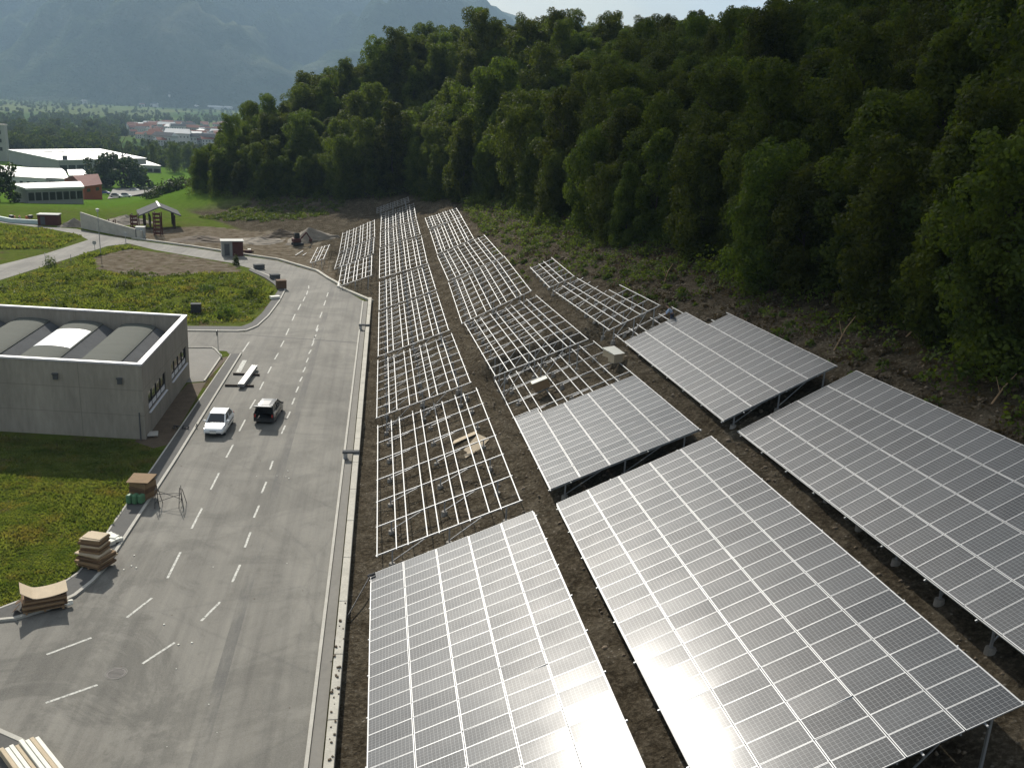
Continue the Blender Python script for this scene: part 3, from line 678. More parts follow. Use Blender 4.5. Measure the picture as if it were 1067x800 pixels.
mb = MB(); mb.box(p + Vector((0, 0, .16)), (1.25, .95, .12), .2, 0); o = mb.build('slab_top', M['concrete'], t, p, bevel=.015); mb = MB(); mb.box(p + Vector((-.4, 0, .05)), (.12, .8, .1), .2); mb.box(p + Vector((.4, .1, .05)), (.12, .8, .1), .2); mb.build('bearer', M['wood'], t, p)

# ------------------------------------------------------------------ cars
def sect(x, hw, zb_, zs, zt_, inset=.06):
    """closed cross-section at station x: sill, belly of the side, shoulder"""
    half = [(hw - .12, zb_), (hw - .02, zb_ + .10), (hw, (zb_ + zs) / 2), (hw - .02, zs), (hw - inset - .05, zt_)]
    return [(x, -y, z) for y, z in half] + [(x, y, z) for y, z in half[::-1]]
def wheels(root, xs, tw, r):
    for x in xs:
        for s in (-1, 1):
            mb = MB(); mb.tube((x, s * (tw - .19), r), (x, s * tw, r), r, r, 20); w_ = mb.build('wheel', M['rubber'], root, bevel=.02)
            mb = MB(); mb.tube((x, s * (tw - .02), r), (x, s * (tw + .012), r), r * .62, r * .55, 14); mb.build('rim', M['alu'], w_)
def make_car(label, paint, loc, rz, open_hatch=False):
    root = thing('parked_car', label, 'car', loc, rz, 'cars standing on the road')
    st = [(-2.12, .70, .34, .60, .80), (-2.02, .80, .26, .66, .88), (-1.55, .84, .22, .72, .93), (-.6, .85, .20, .72, .94), (.35, .85, .20, .72, .95), (.95, .85, .20, .72, .93), (1.55, .83, .22, .68, .84), (1.98, .76, .26, .60, .72), (2.12, .62, .34, .52, .60)]
    if open_hatch:
        mb = MB(); mb.loft([sect(*s) for s in st if s[0] >= .3]); 
        mb.box((-.85, 0, .38), (2.35, 1.60, .20))
        for s in (-1, 1):
            q = [(-2.06, s * .83), (.32, s * .85), (.32, s * .76), (-2.06, s * .74)]
            if s > 0: q = q[::-1]
            mb.prism(q, .22, .93)
        mb.box((-2.10, 0, .36), (.12, 1.60, .26)); body = mb.build('body', paint, root)
        mb = MB(); mb.box((-1.0, 0, .495), (2.0, 1.48, .02)); mb.box((-.75, 0, .72), (.18, 1.44, .62)); mb.build('boot_lining', M['trim'], root)
    else:
        mb = MB(); mb.loft([sect(*s) for s in st]); body = mb.build('body', paint, root, smooth=False, bevel=.0)
    # cabin: glasshouse, pillars and roof skin
    rear_b, rear_t = (-2.02, -1.45) if open_hatch else (-1.62, -1.08)
    bot = [(rear_b, .74), (1.08, .74)]; zl, zr = .925, 1.43
    xb0, xb1, xt0, xt1, wb, wt = rear_b, 1.08, rear_t, .28, .75, .58
    lb = [(xb0, -wb, zl), (xb1, -wb * .96, zl - .01), (xb1, wb * .96, zl - .01), (xb0, wb, zl)]
    lt = [(xt0, -wt, zr), (xt1, -wt, zr), (xt1, wt, zr), (xt0, wt, zr)]
    ls = lambda a, b2, f: tuple(a[i] + (b2[i] - a[i]) * f for i in range(3))
    panes = []
    faces = [('windscreen', 1, 2), ('side_window', 0, 1), ('side_window', 2, 3)] + ([] if open_hatch else [('rear_window', 3, 0)])
    for nm, i, j in faces:
        q = [ls(lb[i], lb[j], .0), ls(lb[i], lb[j], 1.), lt[j], lt[i]]
        cx_, cy_, cz_ = [sum(p[a] for p in q) / 4 for a in range(3)]
        sh = [ls((cx_, cy_, cz_), p, .93) for p in q]
        nrm_ = Vector(q[1]) - Vector(q[0]); nrm_ = nrm_.cross(Vector(q[3]) - Vector(q[0])).normalized()
        if nrm_.dot(Vector((cx_, cy_, 0)) - Vector((-.4, 0, 0))) < 0: nrm_ = -nrm_
        mb = MB(); mb.hexa([Vector(p) - nrm_ * .03 for p in sh], [Vector(p) - nrm_ * .006 for p in sh]); mb.build(nm, M['glass'], root)
    mb = MB()
    for i in range(4):
        d = .045; mb.bar(lb[i], lt[i], .09, .07, (1, 0, 0))
    for s in (-1, 1):
        mb.bar((-.30, s * (wb + .005), zl), (-.36, s * wt, zr), .07, .05, (1, 0, 0)); mb.bar((xt0, s * wt, zr), (xt1, s * wt, zr), .07, .06)
    mb.build('pillars', paint, root)
    mb = MB(); rl = []
    for x, dz, k in ((xt0 - .03, -.015, .98), (xt0 + .15, .035, 1), (-.5, .06, 1), (xt1 - .18, .035, 1), (xt1 + .04, -.02, .96)):
        rl.append([(x, -wt * k - .02, zr - .02), (x, wt * k + .02, zr - .02), (x, wt * k, zr + .02 + dz * .5), (x, wt * .55, zr + .03 + dz), (x, -wt * .55, zr + .03 + dz), (x, -wt * k, zr + .02 + dz * .5)])
    mb.loft(rl); mb.build('roof', paint, root, smooth=False)
    mb = MB(); mb.box((.2, 0, .6), (.9, 1.3, .3)); 
    for s in (-1, 1): mb.box((-.05, s * .36, .95), (.14, .46, .60)); mb.box((.25, s * .36, .66), (.5, .46, .16))
    if not open_hatch: mb.box((-1.0, 0, .90), (.16, 1.25, .42))
    mb.build('seats', M['trim'], root)
    wheels(root, (-1.28, 1.30), .80, .31)
    for s in (-1, 1):
        mb = MB(); mb.hexa([(1.93, s * .44, .50), (1.80, s * .76, .50), (1.74, s * .79, .68), (1.90, s * .46, .68)], [(2.075, s * .44, .50), (1.99, s * .745, .51), (1.92, s * .75, .665), (2.02, s * .46, .665)]); mb.build('headlight', M['lampglass'], root)
        mb = MB(); mb.box((-2.09, s * .70, .70), (.10, .12, .24)); mb.build('tail_light', M['redlamp'], root)
        mb = MB(); mb.box((.82, s * .91, .98), (.10, .20, .13)); mb.bar((.84, s * .78, .95), (.82, s * .86, .97), .05, .05); mb.build('wing_mirror', M['trim'] if open_hatch else paint, root, bevel=.02)
        mb = MB(); mb.box((-.35, s * .855, .60), (2.0, .02, .05)); mb.build('side_strip', M['trim'], root)
    mb = MB(); mb.box((2.10, 0, .36), (.07, 1.20, .12)); mb.box((2.10, 0, .56), (.04, .5, .07)); mb.build('front_grille', M['trim'], root)
    mb = MB(); mb.box((2.15, 0, .44), (.02, .5, .11)); mb.build('number_plate', M['foam'], root)
    mb = MB(); mb.box((-2.16, 0, .42), (.06, 1.50, .13)); mb.build('rear_bumper', M['trim'] if open_hatch else paint, root, bevel=.02)
    if open_hatch:
        h0 = Vector((xt0 - .05, 0, zr + .02)); e = Vector((-.86, 0, .16)); up_ = Vector((.18, 0, .98))
        mb = MB(); f0, f1 = h0, h0 + e
        for s in (-1, 1): mb.bar(f0 + Vector((0, s * .60, 0)), f1 + Vector((0, s * .68, 0)), .14, .05)
        mb.bar(f0 + Vector((-.04, -.6, 0)), f0 + Vector((-.04, .6, 0)), .10, .05); mb.bar(f1 + Vector((0, -.72, -.02)), f1 + Vector((0, .72, -.02)), .24, .07)
        hg = mb.build('tailgate', M['facade_white'] if False else paint, root)
        mb = MB(); mb.hexa([f0 + Vector((-.08, -.54, -.008)), f1 + Vector((.1, -.62, -.008)), f1 + Vector((.1, .62, -.008)), f0 + Vector((-.08, .54, -.008))], [f0 + Vector((-.08, -.54, .012)), f1 + Vector((.1, -.62, .012)), f1 + Vector((.1, .62, .012)), f0 + Vector((-.08, .54, .012))]); mb.build('tailgate_glass', M['lampglass'], hg)
        for s in (-1, 1):
            mb = MB(); mb.tube(h0 + Vector((-.45, s * .63, .04)), (-1.95, s * .74, .92), .018); mb.build('gas_strut', M['black'], root)
    return root
a, b2 = flat(213, 456), flat(235.5, 457.5)
p = (a + b2) / 2; make_car('white saloon car parked on the left lane facing the camera', M['paint_white'], (p.x - .05, p.y + 2.15, .022), R(-93))
a, b2 = flat(265, 442), flat(287.5, 443)
p = (a + b2) / 2; make_car('dark grey hatchback with its boot lid raised, beside the middle line of the road', M['paint_dark'], (p.x + .1, p.y + 2.2, .022), R(90 - 6), True)

# ------------------------------------------------------------------ cartons and building material along the pavement
def slabstack(mb, c, w, d, z0, layers, rz, rr, jit=.08):
    z = z0
    for h, mi in layers:
        mb.box((c[0] + rr.uniform(-jit, jit), c[1] + rr.uniform(-jit, jit), z + h / 2), (w * rr.uniform(.93, 1.05), d * rr.uniform(.93, 1.05), h * .96), rz + rr.uniform(-.06, .06), mi); z += h
    return z
def pallet(root, c, w, d, z0, rz):
    mb = MB(); ca, sa = math.cos(rz), math.sin(rz)
    for k in (-.42, 0, .42): mb.box((c[0] + k * w * ca, c[1] + k * w * sa, z0 + .05), (.1, d, .1), rz)
    for k in np.linspace(-.44, .44, 6): mb.box((c[0] - k * d * sa, c[1] + k * d * ca, z0 + .125), (w, d * .12, .03), rz)
    return mb.build('pallet', M['wood'], root, root.location)
rr = random.Random(5)
CM = [M['carton'], M['carton_pale'], M['carton_dark'], M['foam']]
p = flat(149, 519); p.z = .13; t = thing('carton_stack', 'brown carton pile with a green wrapped bale at its foot, beside the black trestle', 'cartons', p)
pallet(t, p, 1.35, 1.1, .13, -.5)
mb = MB(); z = slabstack(mb, p, 1.3, 1.1, .275, [(.33, 0), (.34, 2), (.36, 0), (.12, 2)], -.5, rr); mb.build('carton', CM, t, p, bevel=.015)
mb = MB(); mb.hexa([(p.x - .8, p.y - .75, z - .02), (p.x + .6, p.y - .9, z - .02), (p.x + .85, p.y + .5, z - .02), (p.x - .65, p.y + .7, z - .02)], [(p.x - .8, p.y - .75, z + .03), (p.x + .6, p.y - .9, z + .03), (p.x + .85, p.y + .5, z + .1), (p.x - .65, p.y + .7, z + .1)]); mb.build('cardboard_lid', M['carton'], t, p)
g = MB(); 
for k in range(3): g.box((p.x - .55 + k * .36, p.y - 1.05, .13 + .3), (.34, .46, .6 + .06 * (k % 2)), -.4)
g.build('green_bale', M['greenwrap'], t, p, bevel=.07)
p = flat(101, 590); p.z = .13; t = thing('carton_stack', 'tall leaning pile of flattened cartons with a pale top, between the other two carton piles', 'cartons', p)
pallet(t, p, 1.6, 1.3, .13, -.45)
mb = MB(); z = slabstack(mb, p, 1.6, 1.25, .275, [(.12, 2), (.16, 0), (.10, 1), (.14, 2), (.12, 0), (.08, 1)], -.45, rr, .12); z = slabstack(mb, (p.x - .05, p.y + .1), 1.25, 1.0, z, [(.12, 0), (.10, 2), (.14, 0), (.1, 1), (.12, 2), (.08, 0), (.12, 0)], -.3, rr, .08)
mb.build('carton', CM, t, p, bevel=.008)
mb = MB(); mb.box((p.x - .05, p.y + .1, z + .03), (1.2, .98, .05), -.25); mb.box((p.x + .02, p.y + .15, z + .075), (1.1, .85, .03), -.33); mb.build('cardboard_lid', M['carton_pale'], t, p)
p = flat(121, 566); p.z = .13; t = thing('foam_packing', 'white foam packing pieces heaped behind the tall carton pile', 'packing foam', p)
for k in range(7):
    mb = MB(); q = (p.x + rr.uniform(-.7, .8), p.y + rr.uniform(-.5, .6), .2 + .12 * rr.random()); mb.box(q, (rr.uniform(.4, .9), rr.uniform(.25, .5), rr.uniform(.12, .3)), rr.uniform(-1, 1)); mb.build('foam_piece', M['foam'], t, p, bevel=.02)
p = flat(47, 634); p.z = .13; t = thing('carton_heap', 'slumped heap of torn cartons under a big curled cardboard sheet, nearest the camera', 'cartons', p)
pallet(t, p, 2.0, 1.15, .13, .35)
mb = MB(); z = slabstack(mb, p, 2.0, 1.1, .275, [(.16, 2), (.12, 0), (.14, 2), (.10, 0), (.10, 2)], .35, rr, .12); mb.build('carton', CM, t, p, bevel=.008)
mb = MB(); n = 12; lo, hi = [], []
ca, sa = math.cos(.38), math.sin(.38)
for i in range(n + 1):
    u = -1.05 + 2.15 * i / n; zz = z + .05 + .16 * (u / 1.1) ** 2 + (.55 * max(0, -u - .45)); 
    for l, v in ((lo, -.56), (hi, .64)): l.append((p.x + u * ca - v * sa, p.y + u * sa + v * ca, zz + .04 * v))
for i in range(n):
    q = [lo[i], lo[i + 1], hi[i + 1], hi[i]]; mb.hexa([(a_[0], a_[1], a_[2] - .03) for a_ in q], q)
mb.build('cardboard_sheet', M['carton_pale'], t, p)
mb = MB()
for k, (dx_, dy_, dz_, l_) in enumerate(((-1.0, -.45, .55, .5), (-1.02, .0, .62, .42), (-.95, .35, .5, .55), (.9, -.5, .3, .4))):
    q = Vector((p.x + dx_, p.y + dy_ + dx_ * .35, dz_)); e1_, e2_ = Vector((rr.uniform(-.25, .05), l_, rr.uniform(-.1, .1))), Vector((-.28, .05, -.30 + .1 * k)); n_ = e1_.cross(e2_).normalized() * .02
    mb.hexa([q, q + e1_, q + e1_ + e2_, q + e2_], [v_ + n_ for v_ in (q, q + e1_, q + e1_ + e2_, q + e2_)])
mb.build('torn_flap', [M['carton_dark']], t, p)
p = flat(71.5, 632.5); t = thing('foam_block', 'small white foam scrap lying on the kerb beside the slumped carton heap', 'packing foam', p)
mb = MB(); mb.box(p + Vector((0, 0, .22)), (.42, .3, .16), .6); mb.box(p + Vector((.08, .1, .32)), (.25, .2, .1), .2); mb.build('foam_piece', M['foam'], t, p, bevel=.03)
# trestles
p = flat(175.5, 527); t = thing('scaffold_trestle', 'thin black folding trestle frame standing in the road beside a carton pile', 'trestle', p)
for sx in (-.75, .75):
    mb = MB(); q = Vector((p.x + sx, p.y, .02))
    for s in (-1, 1):
        mb.tube(q + Vector((.0, s * .45, 0)), q + Vector((.05, s * .18, 1.35)), .022); mb.tube(q + Vector((.3, s * .45, 0)), q + Vector((.12, s * .18, 1.1)), .022)
    for zz, w_ in ((.3, .40), (.75, .31), (1.1, .25)): mb.tube(q + Vector((.01, -w_, zz)), q + Vector((.01, w_, zz)), .02)
    mb.build('end_frame', M['black'], t, p)
mb = MB(); mb.tube((p.x - .74, p.y + .2, .75), (p.x + .76, p.y + .2, .8), .02); mb.tube((p.x - .74, p.y - .25, .35), (p.x + .76, p.y - .25, .9), .018); mb.tube((p.x - .74, p.y + .3, .95), (p.x + .76, p.y + .3, .35), .018); mb.build('tie_bar', M['black'], t, p)
# bundle of aluminium profiles on two bearers
a, b2 = flat(251, 405.5), flat(265.5, 385.5); p = (a + b2) / 2
t = thing('profile_bundle', 'bundle of long aluminium profiles resting on two timber bearers in the left lane', 'profiles', (p.x, p.y, 0))
mb = MB(); dirv = (b2 - a).normalized(); sd_ = Vector((-dirv.y, dirv.x, 0))
for i in range(5):
    for j in range(3): q = sd_ * (i - 2) * .115; mb.bar(a + q + Vector((0, 0, .26 + j * .10)), b2 + q + dirv * rr.uniform(-.2, .2) + Vector((0, 0, .26 + j * .10)), .09, .085)
mb.build('profile', M['alu'], t, (p.x, p.y, 0))
for (x0, y0), (x1, y1) in (((243, 390.5), (270.5, 391.6)), ((234.5, 402.5), (264.5, 403.2))):
    c0, c1 = flat(x0, y0), flat(x1, y1); lab = 'far dark timber bearer across the left lane under the profile bundle' if y0 < 395 else 'near dark timber bearer across the left lane under the profile bundle'
    mb = MB(); mb.bar(c0 + Vector((0, 0, .115)), c1 + Vector((0, 0, .115)), .16, .17); o = mb.build('timber_bearer', M['darkwood'], None, c0, bevel=.01); o.location = c0; tag(o, lab, 'timber beam', 'timber bearers')
# stacked planks at the bottom left corner
p = flat(14, 800); p.z = .13; t = thing('plank_stack', 'pale stack of boards on the pavement corner at the bottom left', 'boards', p)
a = flat(14, 786); d0_ = (flat(24, 783) - flat(46, 812)).normalized(); s0 = Vector((d0_.y, -d0_.x, 0))
for i in range(8):
    mb = MB(); q = flat(21, 784) + s0 * (-.62 + i * .175) + d0_ * rr.uniform(-.25, .2); h = .16 + .05 * rr.random()
    hh_ = .30 + (.14 if i > 3 else 0) + rr.uniform(0, .05)
    mb.bar((q.x, q.y, .14 + hh_ / 2), (q.x - d0_.x * 4, q.y - d0_.y * 4, .14 + hh_ / 2), .155, hh_); mb.build('board', M['foam'] if i % 3 else M['carton_pale'], t, p, bevel=.01)
# manhole, debris on pavement
p = flat(121, 701.5); t = thing('manhole_cover', 'round cast iron manhole cover set in the road near the bottom left', 'manhole cover', (p.x, p.y, .02))
mb = MB(); n = 32
for r0, r1, z_ in ((.45, .50, .03), ):
    for i in range(n):
        a0, a1 = 2 * PI * i / n, 2 * PI * (i + 1) / n; mb.poly([(p.x + rq * math.cos(aq), p.y + rq * math.sin(aq), z_) for rq, aq in ((r0, a0), (r1, a0), (r1, a1), (r0, a1))])
mb.build('ring', M['lot'], t, (p.x, p.y, .02))
mb = MB(); mb.tube((p.x, p.y, .0), (p.x, p.y, .028), .43, .43, 32)
for i in range(-3, 4):
    w_ = math.sqrt(.36 ** 2 - (i * .1) ** 2); mb.box((p.x, p.y + i * .1, .033), (2 * w_, .03, .012))
mb.build('lid', vary('cast_iron', (.11, .10, .09), .3, 6, .7), t, (p.x, p.y, .02))
p = flat(195, 447); p.z = .13; t = thing('rubble_heap', 'small dark heap of cables and offcuts on the pavement beside the white car', 'debris', p)
for k in range(9):
    mb = MB(); a = Vector((p.x + rr.uniform(-1.0, .8), p.y + rr.uniform(-.3, .3), .15)); mb.bar(a, a + Vector((rr.uniform(-.5, .6), rr.uniform(-.25, .25), rr.uniform(.03, .25))), .09, .07); mb.build('offcut', M['black'], t, p)
# drain boxes on the wall
for (px, py), lab in (((373.5, 478.5), 'grey pipe box bridging the road wall beside the nearest bare frame'), ((377.5, 301.8 + 42), 'grey pipe box bridging the road wall near its far end')):
    y_ = flat(px, py).y; t = thing('drain_box', lab, 'pipe box', (-2.3, y_, 0), group='pipe boxes on the road wall')
    mb = MB(); mb.box((-2.45, y_, .60), (1.25, .42, .16)); mb.build('cover_plate', M['roofgrey'], t, t.location, bevel=.02); mb = MB(); mb.box((-2.86, y_, .3), (.3, .36, .44)); mb.build('box_body', M['steel'], t, t.location)
# leaning pole, clods on the wall
a = flat(348.5, 667); b2 = np.array(FR['A0'][0] + FR['A0'][2] * (FR['A0'][4] - .4)) + [0, 0, .12]
t = thing('leaning_pole', 'thin dark pole leaning from the road over the wall to the nearest panels', 'pole', a)
mb = MB(); mb.tube((a.x, a.y, .03), b2, .035); mb.build('conduit', M['black'], t, a); mb = MB(); mb.tube(b2 + [-.15, -.02, -.05], b2 + [.25, 0, .1], .09); mb.build('cable_bundle', M['black'], t, a)
mb = MB()
for k in range(34):
    y_ = rr.triangular(30, 47, 36); x_ = -2.05 + rr.gauss(.02, .13); s = rr.uniform(.03, .11)
    if abs(x_ + 2.05) < .24: mb.box((x_, y_, .51 + s * .3), (s, s * 1.2, s * .7), rr.random() * 3)
o = mb.build('soil_clod', M['dirt']); tag(o, 'crumbs of dark soil scattered on top of the pale wall', 'soil clods', kind='stuff')
mb = MB()
for k in range(30):
    q = flat(rr.uniform(120, 345), rr.uniform(470, 780))
    if -11 < q.x < -3.2 or rr.random() < .3:
        s = rr.uniform(.02, .06); mb.box((q.x, q.y, .025 + s * .2), (s, s * rr.uniform(.6, 1.6), s * .4), rr.random() * 3, rr.choice([0, 0, 1]))
for px, py in ((140, 579), (137, 590), (142, 592), (129, 594), (171, 651), (200, 670), (186, 672), (301, 499), (300, 491), (345, 690)):
    q = flat(px, py); mb.box((q.x, q.y, .04), (.08, .07, .04), rr.random() * 3, 1)
o = mb.build('litter', [M['carton_dark'], M['foam']]); tag(o, 'small scraps of litter scattered over the road', 'litter', kind='stuff')

# ------------------------------------------------------------------ things among the frames
def on_table(k, px, py, h=0.):
    u, v = tuv(k, px, py); o, r, c, n, *_ = FR[k]; return Vector(o + r * u + c * v + n * h), r, c, n
q, r, c, n = on_table('B1', 565, 405, .02)
t = thing('module_carton', 'brown carton with a white lid standing on the rails of the half finished table', 'carton', q)
Mat = Matrix([[r[i], c[i], n[i]] for i in range(3)]); t.rotation_euler = Mat.to_euler()
mb = MB(); mb.box((0, 0, .36), (1.25, .85, .72)); mb.build('carton', M['carton'], t, bevel=.01); mb = MB(); mb.box((0, .02, .745), (1.32, .95, .05)); mb.build('lid', M['foam'], t)
for (px, py), w_, d_, rz_, lab in (((496, 466), 2.3, 1.1, .9, 'large pale cardboard sheet lying on the soil under the nearest bare frame'), ((484, 458), 2.2, .5, .2, 'narrow pale cardboard strip lying beside the larger sheet under the nearest bare frame'), ((490, 474), 1.2, .4, .6, 'small pale cardboard offcut below the larger sheet under the nearest bare frame')):
    P = at(px, py); sl_ = math.atan(.385); t = tag(None or bpy.data.objects.new('cardboard_sheet', None), lab, 'cardboard'); bpy.data.objects.remove(t)
    mb = MB(); mb.hexa([(-w_/2, -d_/2, 0), (w_/2 * .8, -d_/2, 0), (w_/2, d_/2, 0), (-w_/2 * .7, d_/2, .0)], [(-w_/2, -d_/2, .03), (w_/2 * .8, -d_/2, .03), (w_/2, d_/2, .04), (-w_/2 * .7, d_/2, .03)]); o = mb.build('cardboard_sheet', M['carton_pale']); tag(o, lab, 'cardboard', 'cardboard sheets under the frame')
    o.location = P + Vector((0, 0, .16)); o.rotation_euler = (0, -sl_, rz_)
for (px, py), (w_, d_, h_), mt_, lab, cat in (((641, 373), (.95, .7, .7), 'foam', 'tall pale carton standing on the soil beside the stepped panel table', 'carton'), ((636, 367), (1.1, .7, .5), 'foam', 'white open carton behind the tall pale carton near the stepped panel table', 'carton')):
    P = at(px, py + 4); t = thing('module_carton', lab, cat, P, .5); mb = MB(); mb.box((0, 0, h_ / 2), (w_, d_, h_)); mb.build('carton', M['carton'] if mt_ == 'carton_pale' else M['carton_pale'], t, bevel=.01)
    mb = MB(); mb.hexa([(-w_/2, -d_/2, h_), (w_/2, -d_/2, h_), (w_/2, d_/2, h_), (-w_/2, d_/2, h_)], [(-w_/2 - .1, -d_/2 - .1, h_ + .05), (w_/2 + .1, -d_/2 - .1, h_ + .05), (w_/2 + .1, d_/2, h_ + .22), (-w_/2 - .1, d_/2, h_ + .2)]); mb.build('lid', M['foam'], t)
# worker
P = at(704, 341); P2 = FR['C1']; q, r, c, n = on_table('C1', 700, 331); gz_ = tz(q.x, q.y); 
wb = Vector((q.x, q.y, max(gz_, q.z - 1.05)))
t = thing('person', 'worker in pale blue shirt bending over the far edge of the stepped panel table', 'person', wb, R(160))
def skin(name, J, E_, mt_, parent):
    me = bpy.data.meshes.new(name); me.from_pydata([j[:3] for j in J], E_, []); me.materials.append(mt_); ob = bpy.data.objects.new(name, me); COL.objects.link(ob); ob.parent = parent
    md = ob.modifiers.new('skin', 'SKIN'); 
    for i, j in enumerate(J): me.skin_vertices[0].data[i].radius = (j[3], j[3])
    me.skin_vertices[0].data[0].use_root = True; md.use_smooth_shade = True
    sb = ob.modifiers.new('sub', 'SUBSURF'); sb.levels = 1; sb.render_levels = 1; return ob
def addskin(name, J, E_, mt_, parent):
    me = bpy.data.meshes.new(name); me.from_pydata([j[:3] for j in J], E_, []); me.materials.append(mt_)
    ob = bpy.data.objects.new(name, me); COL.objects.link(ob); ob.parent = parent
    md = ob.modifiers.new('skin', 'SKIN'); md.use_smooth_shade = True
    bm = bmesh.new(); bm.from_mesh(me); ly = bm.verts.layers.skin.verify()
    bm.verts.ensure_lookup_table()
    for i, j in enumerate(J): bm.verts[i][ly].radius = (j[3], j[3]); bm.verts[i][ly].use_root = (i == 0)
    bm.to_mesh(me); bm.free(); sb = ob.modifiers.new('sub', 'SUBSURF'); sb.levels = 1; sb.render_levels = 1; return ob
# pose: standing, trunk bent forward (x), arms reaching down to the panel
J = [(0,0,.95,.13),(.12,0,1.15,.125),(.27,0,1.36,.14),(.36,0,1.46,.06),(.45,0,1.52,.085),(.50,0,1.62,.10),(.52,0,1.70,.07),
     (.27,.19,1.36,.06),(.36,.26,1.12,.045),(.52,.24,.92,.035),(.60,.22,.84,.03),(.27,-.19,1.36,.06),(.40,-.25,1.14,.045),(.56,-.2,.96,.035),(.63,-.18,.88,.03),
     (0,.10,.88,.095),(.06,.12,.50,.065),(.0,.12,.10,.045),(.14,.13,.04,.04),(0,-.10,.88,.095),(-.1,-.12,.50,.065),(-.16,-.12,.10,.045),(-.02,-.13,.04,.04)]
Ed = [(0,1),(1,2),(2,3),(3,4),(4,5),(5,6),(2,7),(7,8),(8,9),(9,10),(2,11),(11,12),(12,13),(13,14),(0,15),(15,16),(16,17),(17,18),(0,19),(19,20),(20,21),(21,22)]
addskin('body', J, Ed, M['skin'], t)
g = lambda idx, ed, f: ([(*J[i][:3], J[i][3] + f) for i in idx], ed)
addskin('shirt', *g([0,1,2,7,8,9,11,12,13], [(0,1),(1,2),(2,3),(3,4),(4,5),(2,6),(6,7),(7,8)], .022), M['shirt'], t)
addskin('trousers', *g([0,15,16,17,19,20,21], [(0,1),(1,2),(2,3),(0,4),(4,5),(5,6)], .02), M['trousers'], t)
mb = MB(); 
for k in range(5):
    pass
mb.loft([[(.50 + zz * .1 - .02 + rr_ * math.cos(a_), rr_ * math.sin(a_), 1.64 + zz) for a_ in np.arange(10) * 2 * PI / 10] for zz, rr_ in ((0, .115), (.05, .112), (.1, .085), (.125, .04))]); mb.build('hair', M['hair'], t, smooth=True)
# ------------------------------------------------------------------ trees
rng = np.random.default_rng(11)
def leaf_quads(rng, C_, Nrm, size, flat_=.55):
    """one leaf-sized quad at every point, facing roughly outward"""
    n = len(C_); Nn = Nrm + rng.normal(0, flat_, (n, 3)); Nn /= np.linalg.norm(Nn, axis=1)[:, None]
    A = np.cross(Nn, rng.normal(0, 1, (n, 3))); A /= np.linalg.norm(A, axis=1)[:, None]; B_ = np.cross(Nn, A)
    s = size * rng.uniform(.6, 1.4, n)[:, None]; A = A * s * .5; B_ = B_ * s * .34
    V = np.stack([C_ - A, C_ + B_, C_ + A, C_ - B_], 1).reshape(-1, 3)
    return V, np.arange(4 * n).reshape(-1, 4)
def lump_points(rng, lumps, n):
    w = np.array([l[3] * l[4] + l[4] * l[5] for l in lumps]); k = rng.choice(len(lumps), n, p=w / w.sum()); Lm = np.array(lumps)[k]
    d = rng.normal(0, 1, (n, 3)); d[:, 2] += .25; d /= np.linalg.norm(d, axis=1)[:, None]
    rad = rng.uniform(.45, 1.05, n)[:, None] ** .6
    return Lm[:, :3] + d * Lm[:, 3:] * rad, d
def crown(seed, h, r, nl=22, n=3600, size=.42, low=.2, mat='leaf'):
    g = np.random.default_rng(seed); lumps = []
    for i in range(nl):
        t = (i + .5) / nl; z = h * (low + (1 - low - .07) * t); rr_ = r * (math.sin(PI * min(1, .22 + .66 * t)) ** .6)
        a = i * 2.4 + g.uniform(-.5, .5); q = rr_ * g.uniform(.2, .92)
        s = r * g.uniform(.20, .46) * (1.0 - .2 * t)
        lumps.append((q * math.cos(a), q * math.sin(a), z, s, s, s * g.uniform(.8, 1.25)))
    C_, d = lump_points(g, lumps, n); V, Q = leaf_quads(g, C_, d, size)
    return V, Q
def trunk(seed, h, r=.17):
    g = random.Random(seed); mb = MB(); p = Vector((0, 0, -.4)); pts = [p]
    for i in range(5): pts.append(Vector((g.uniform(-.25, .25), g.uniform(-.25, .25), h * .72 * (i + 1) / 5)))
    for i in range(5): mb.tube(pts[i], pts[i + 1], r * (1 - .16 * i), r * (1 - .16 * (i + 1)), 7)
    for i in range(7):
        t = g.uniform(.25, .7) * h; a = g.uniform(0, 6.28); l = g.uniform(1.2, 2.6)
        mb.tube((0, 0, t), (l * math.cos(a), l * math.sin(a), t + l * .9), r * .38, r * .12, 5)
    return mb
CROWNS, TRUNKS = [], []
for i, (h, r, n, nl) in enumerate([(14, 3.8, 17000, 56), (16, 3.6, 18000, 64), (13, 4.2, 17000, 52), (15, 3.9, 17000, 56), (18, 4.0, 20000, 72), (12, 3.6, 14000, 44), (15, 3.2, 16000, 58), (14, 4.5, 19000, 60)]):
    V, Q = crown(40 + i, h, r, nl, n, .28, .05)
    CROWNS.append((np_mesh('crown', V, Q, M['leaf'], link=False), h, r)); 
    o = trunk(70 + i, h).build('trunk', M['bark']); TRUNKS.append(o.data); bpy.data.objects.remove(o)
ROUND = []
for i, (h, r) in enumerate(((9, 4.6), (8, 4.0), (11, 4.8), (7, 4.4))):
    V, Q = crown(140 + i, h, r, 16, 2600, .62, .05); ROUND.append(np_mesh('crown', V, Q, M['leaf'], link=False))
def put_tree(name, label, cat, loc, i, s, rz, group, crown_mesh=None, crown_mat=None):
    root = thing(name, label, cat, loc, rz, group); root.scale = s if isinstance(s, tuple) else (s, s, s)
    c_ = bpy.data.objects.new('crown', crown_mesh or CROWNS[i][0]); COL.objects.link(c_); c_.parent = root
    t_ = bpy.data.objects.new('trunk', TRUNKS[i]); COL.objects.link(t_); t_.parent = root
    return root
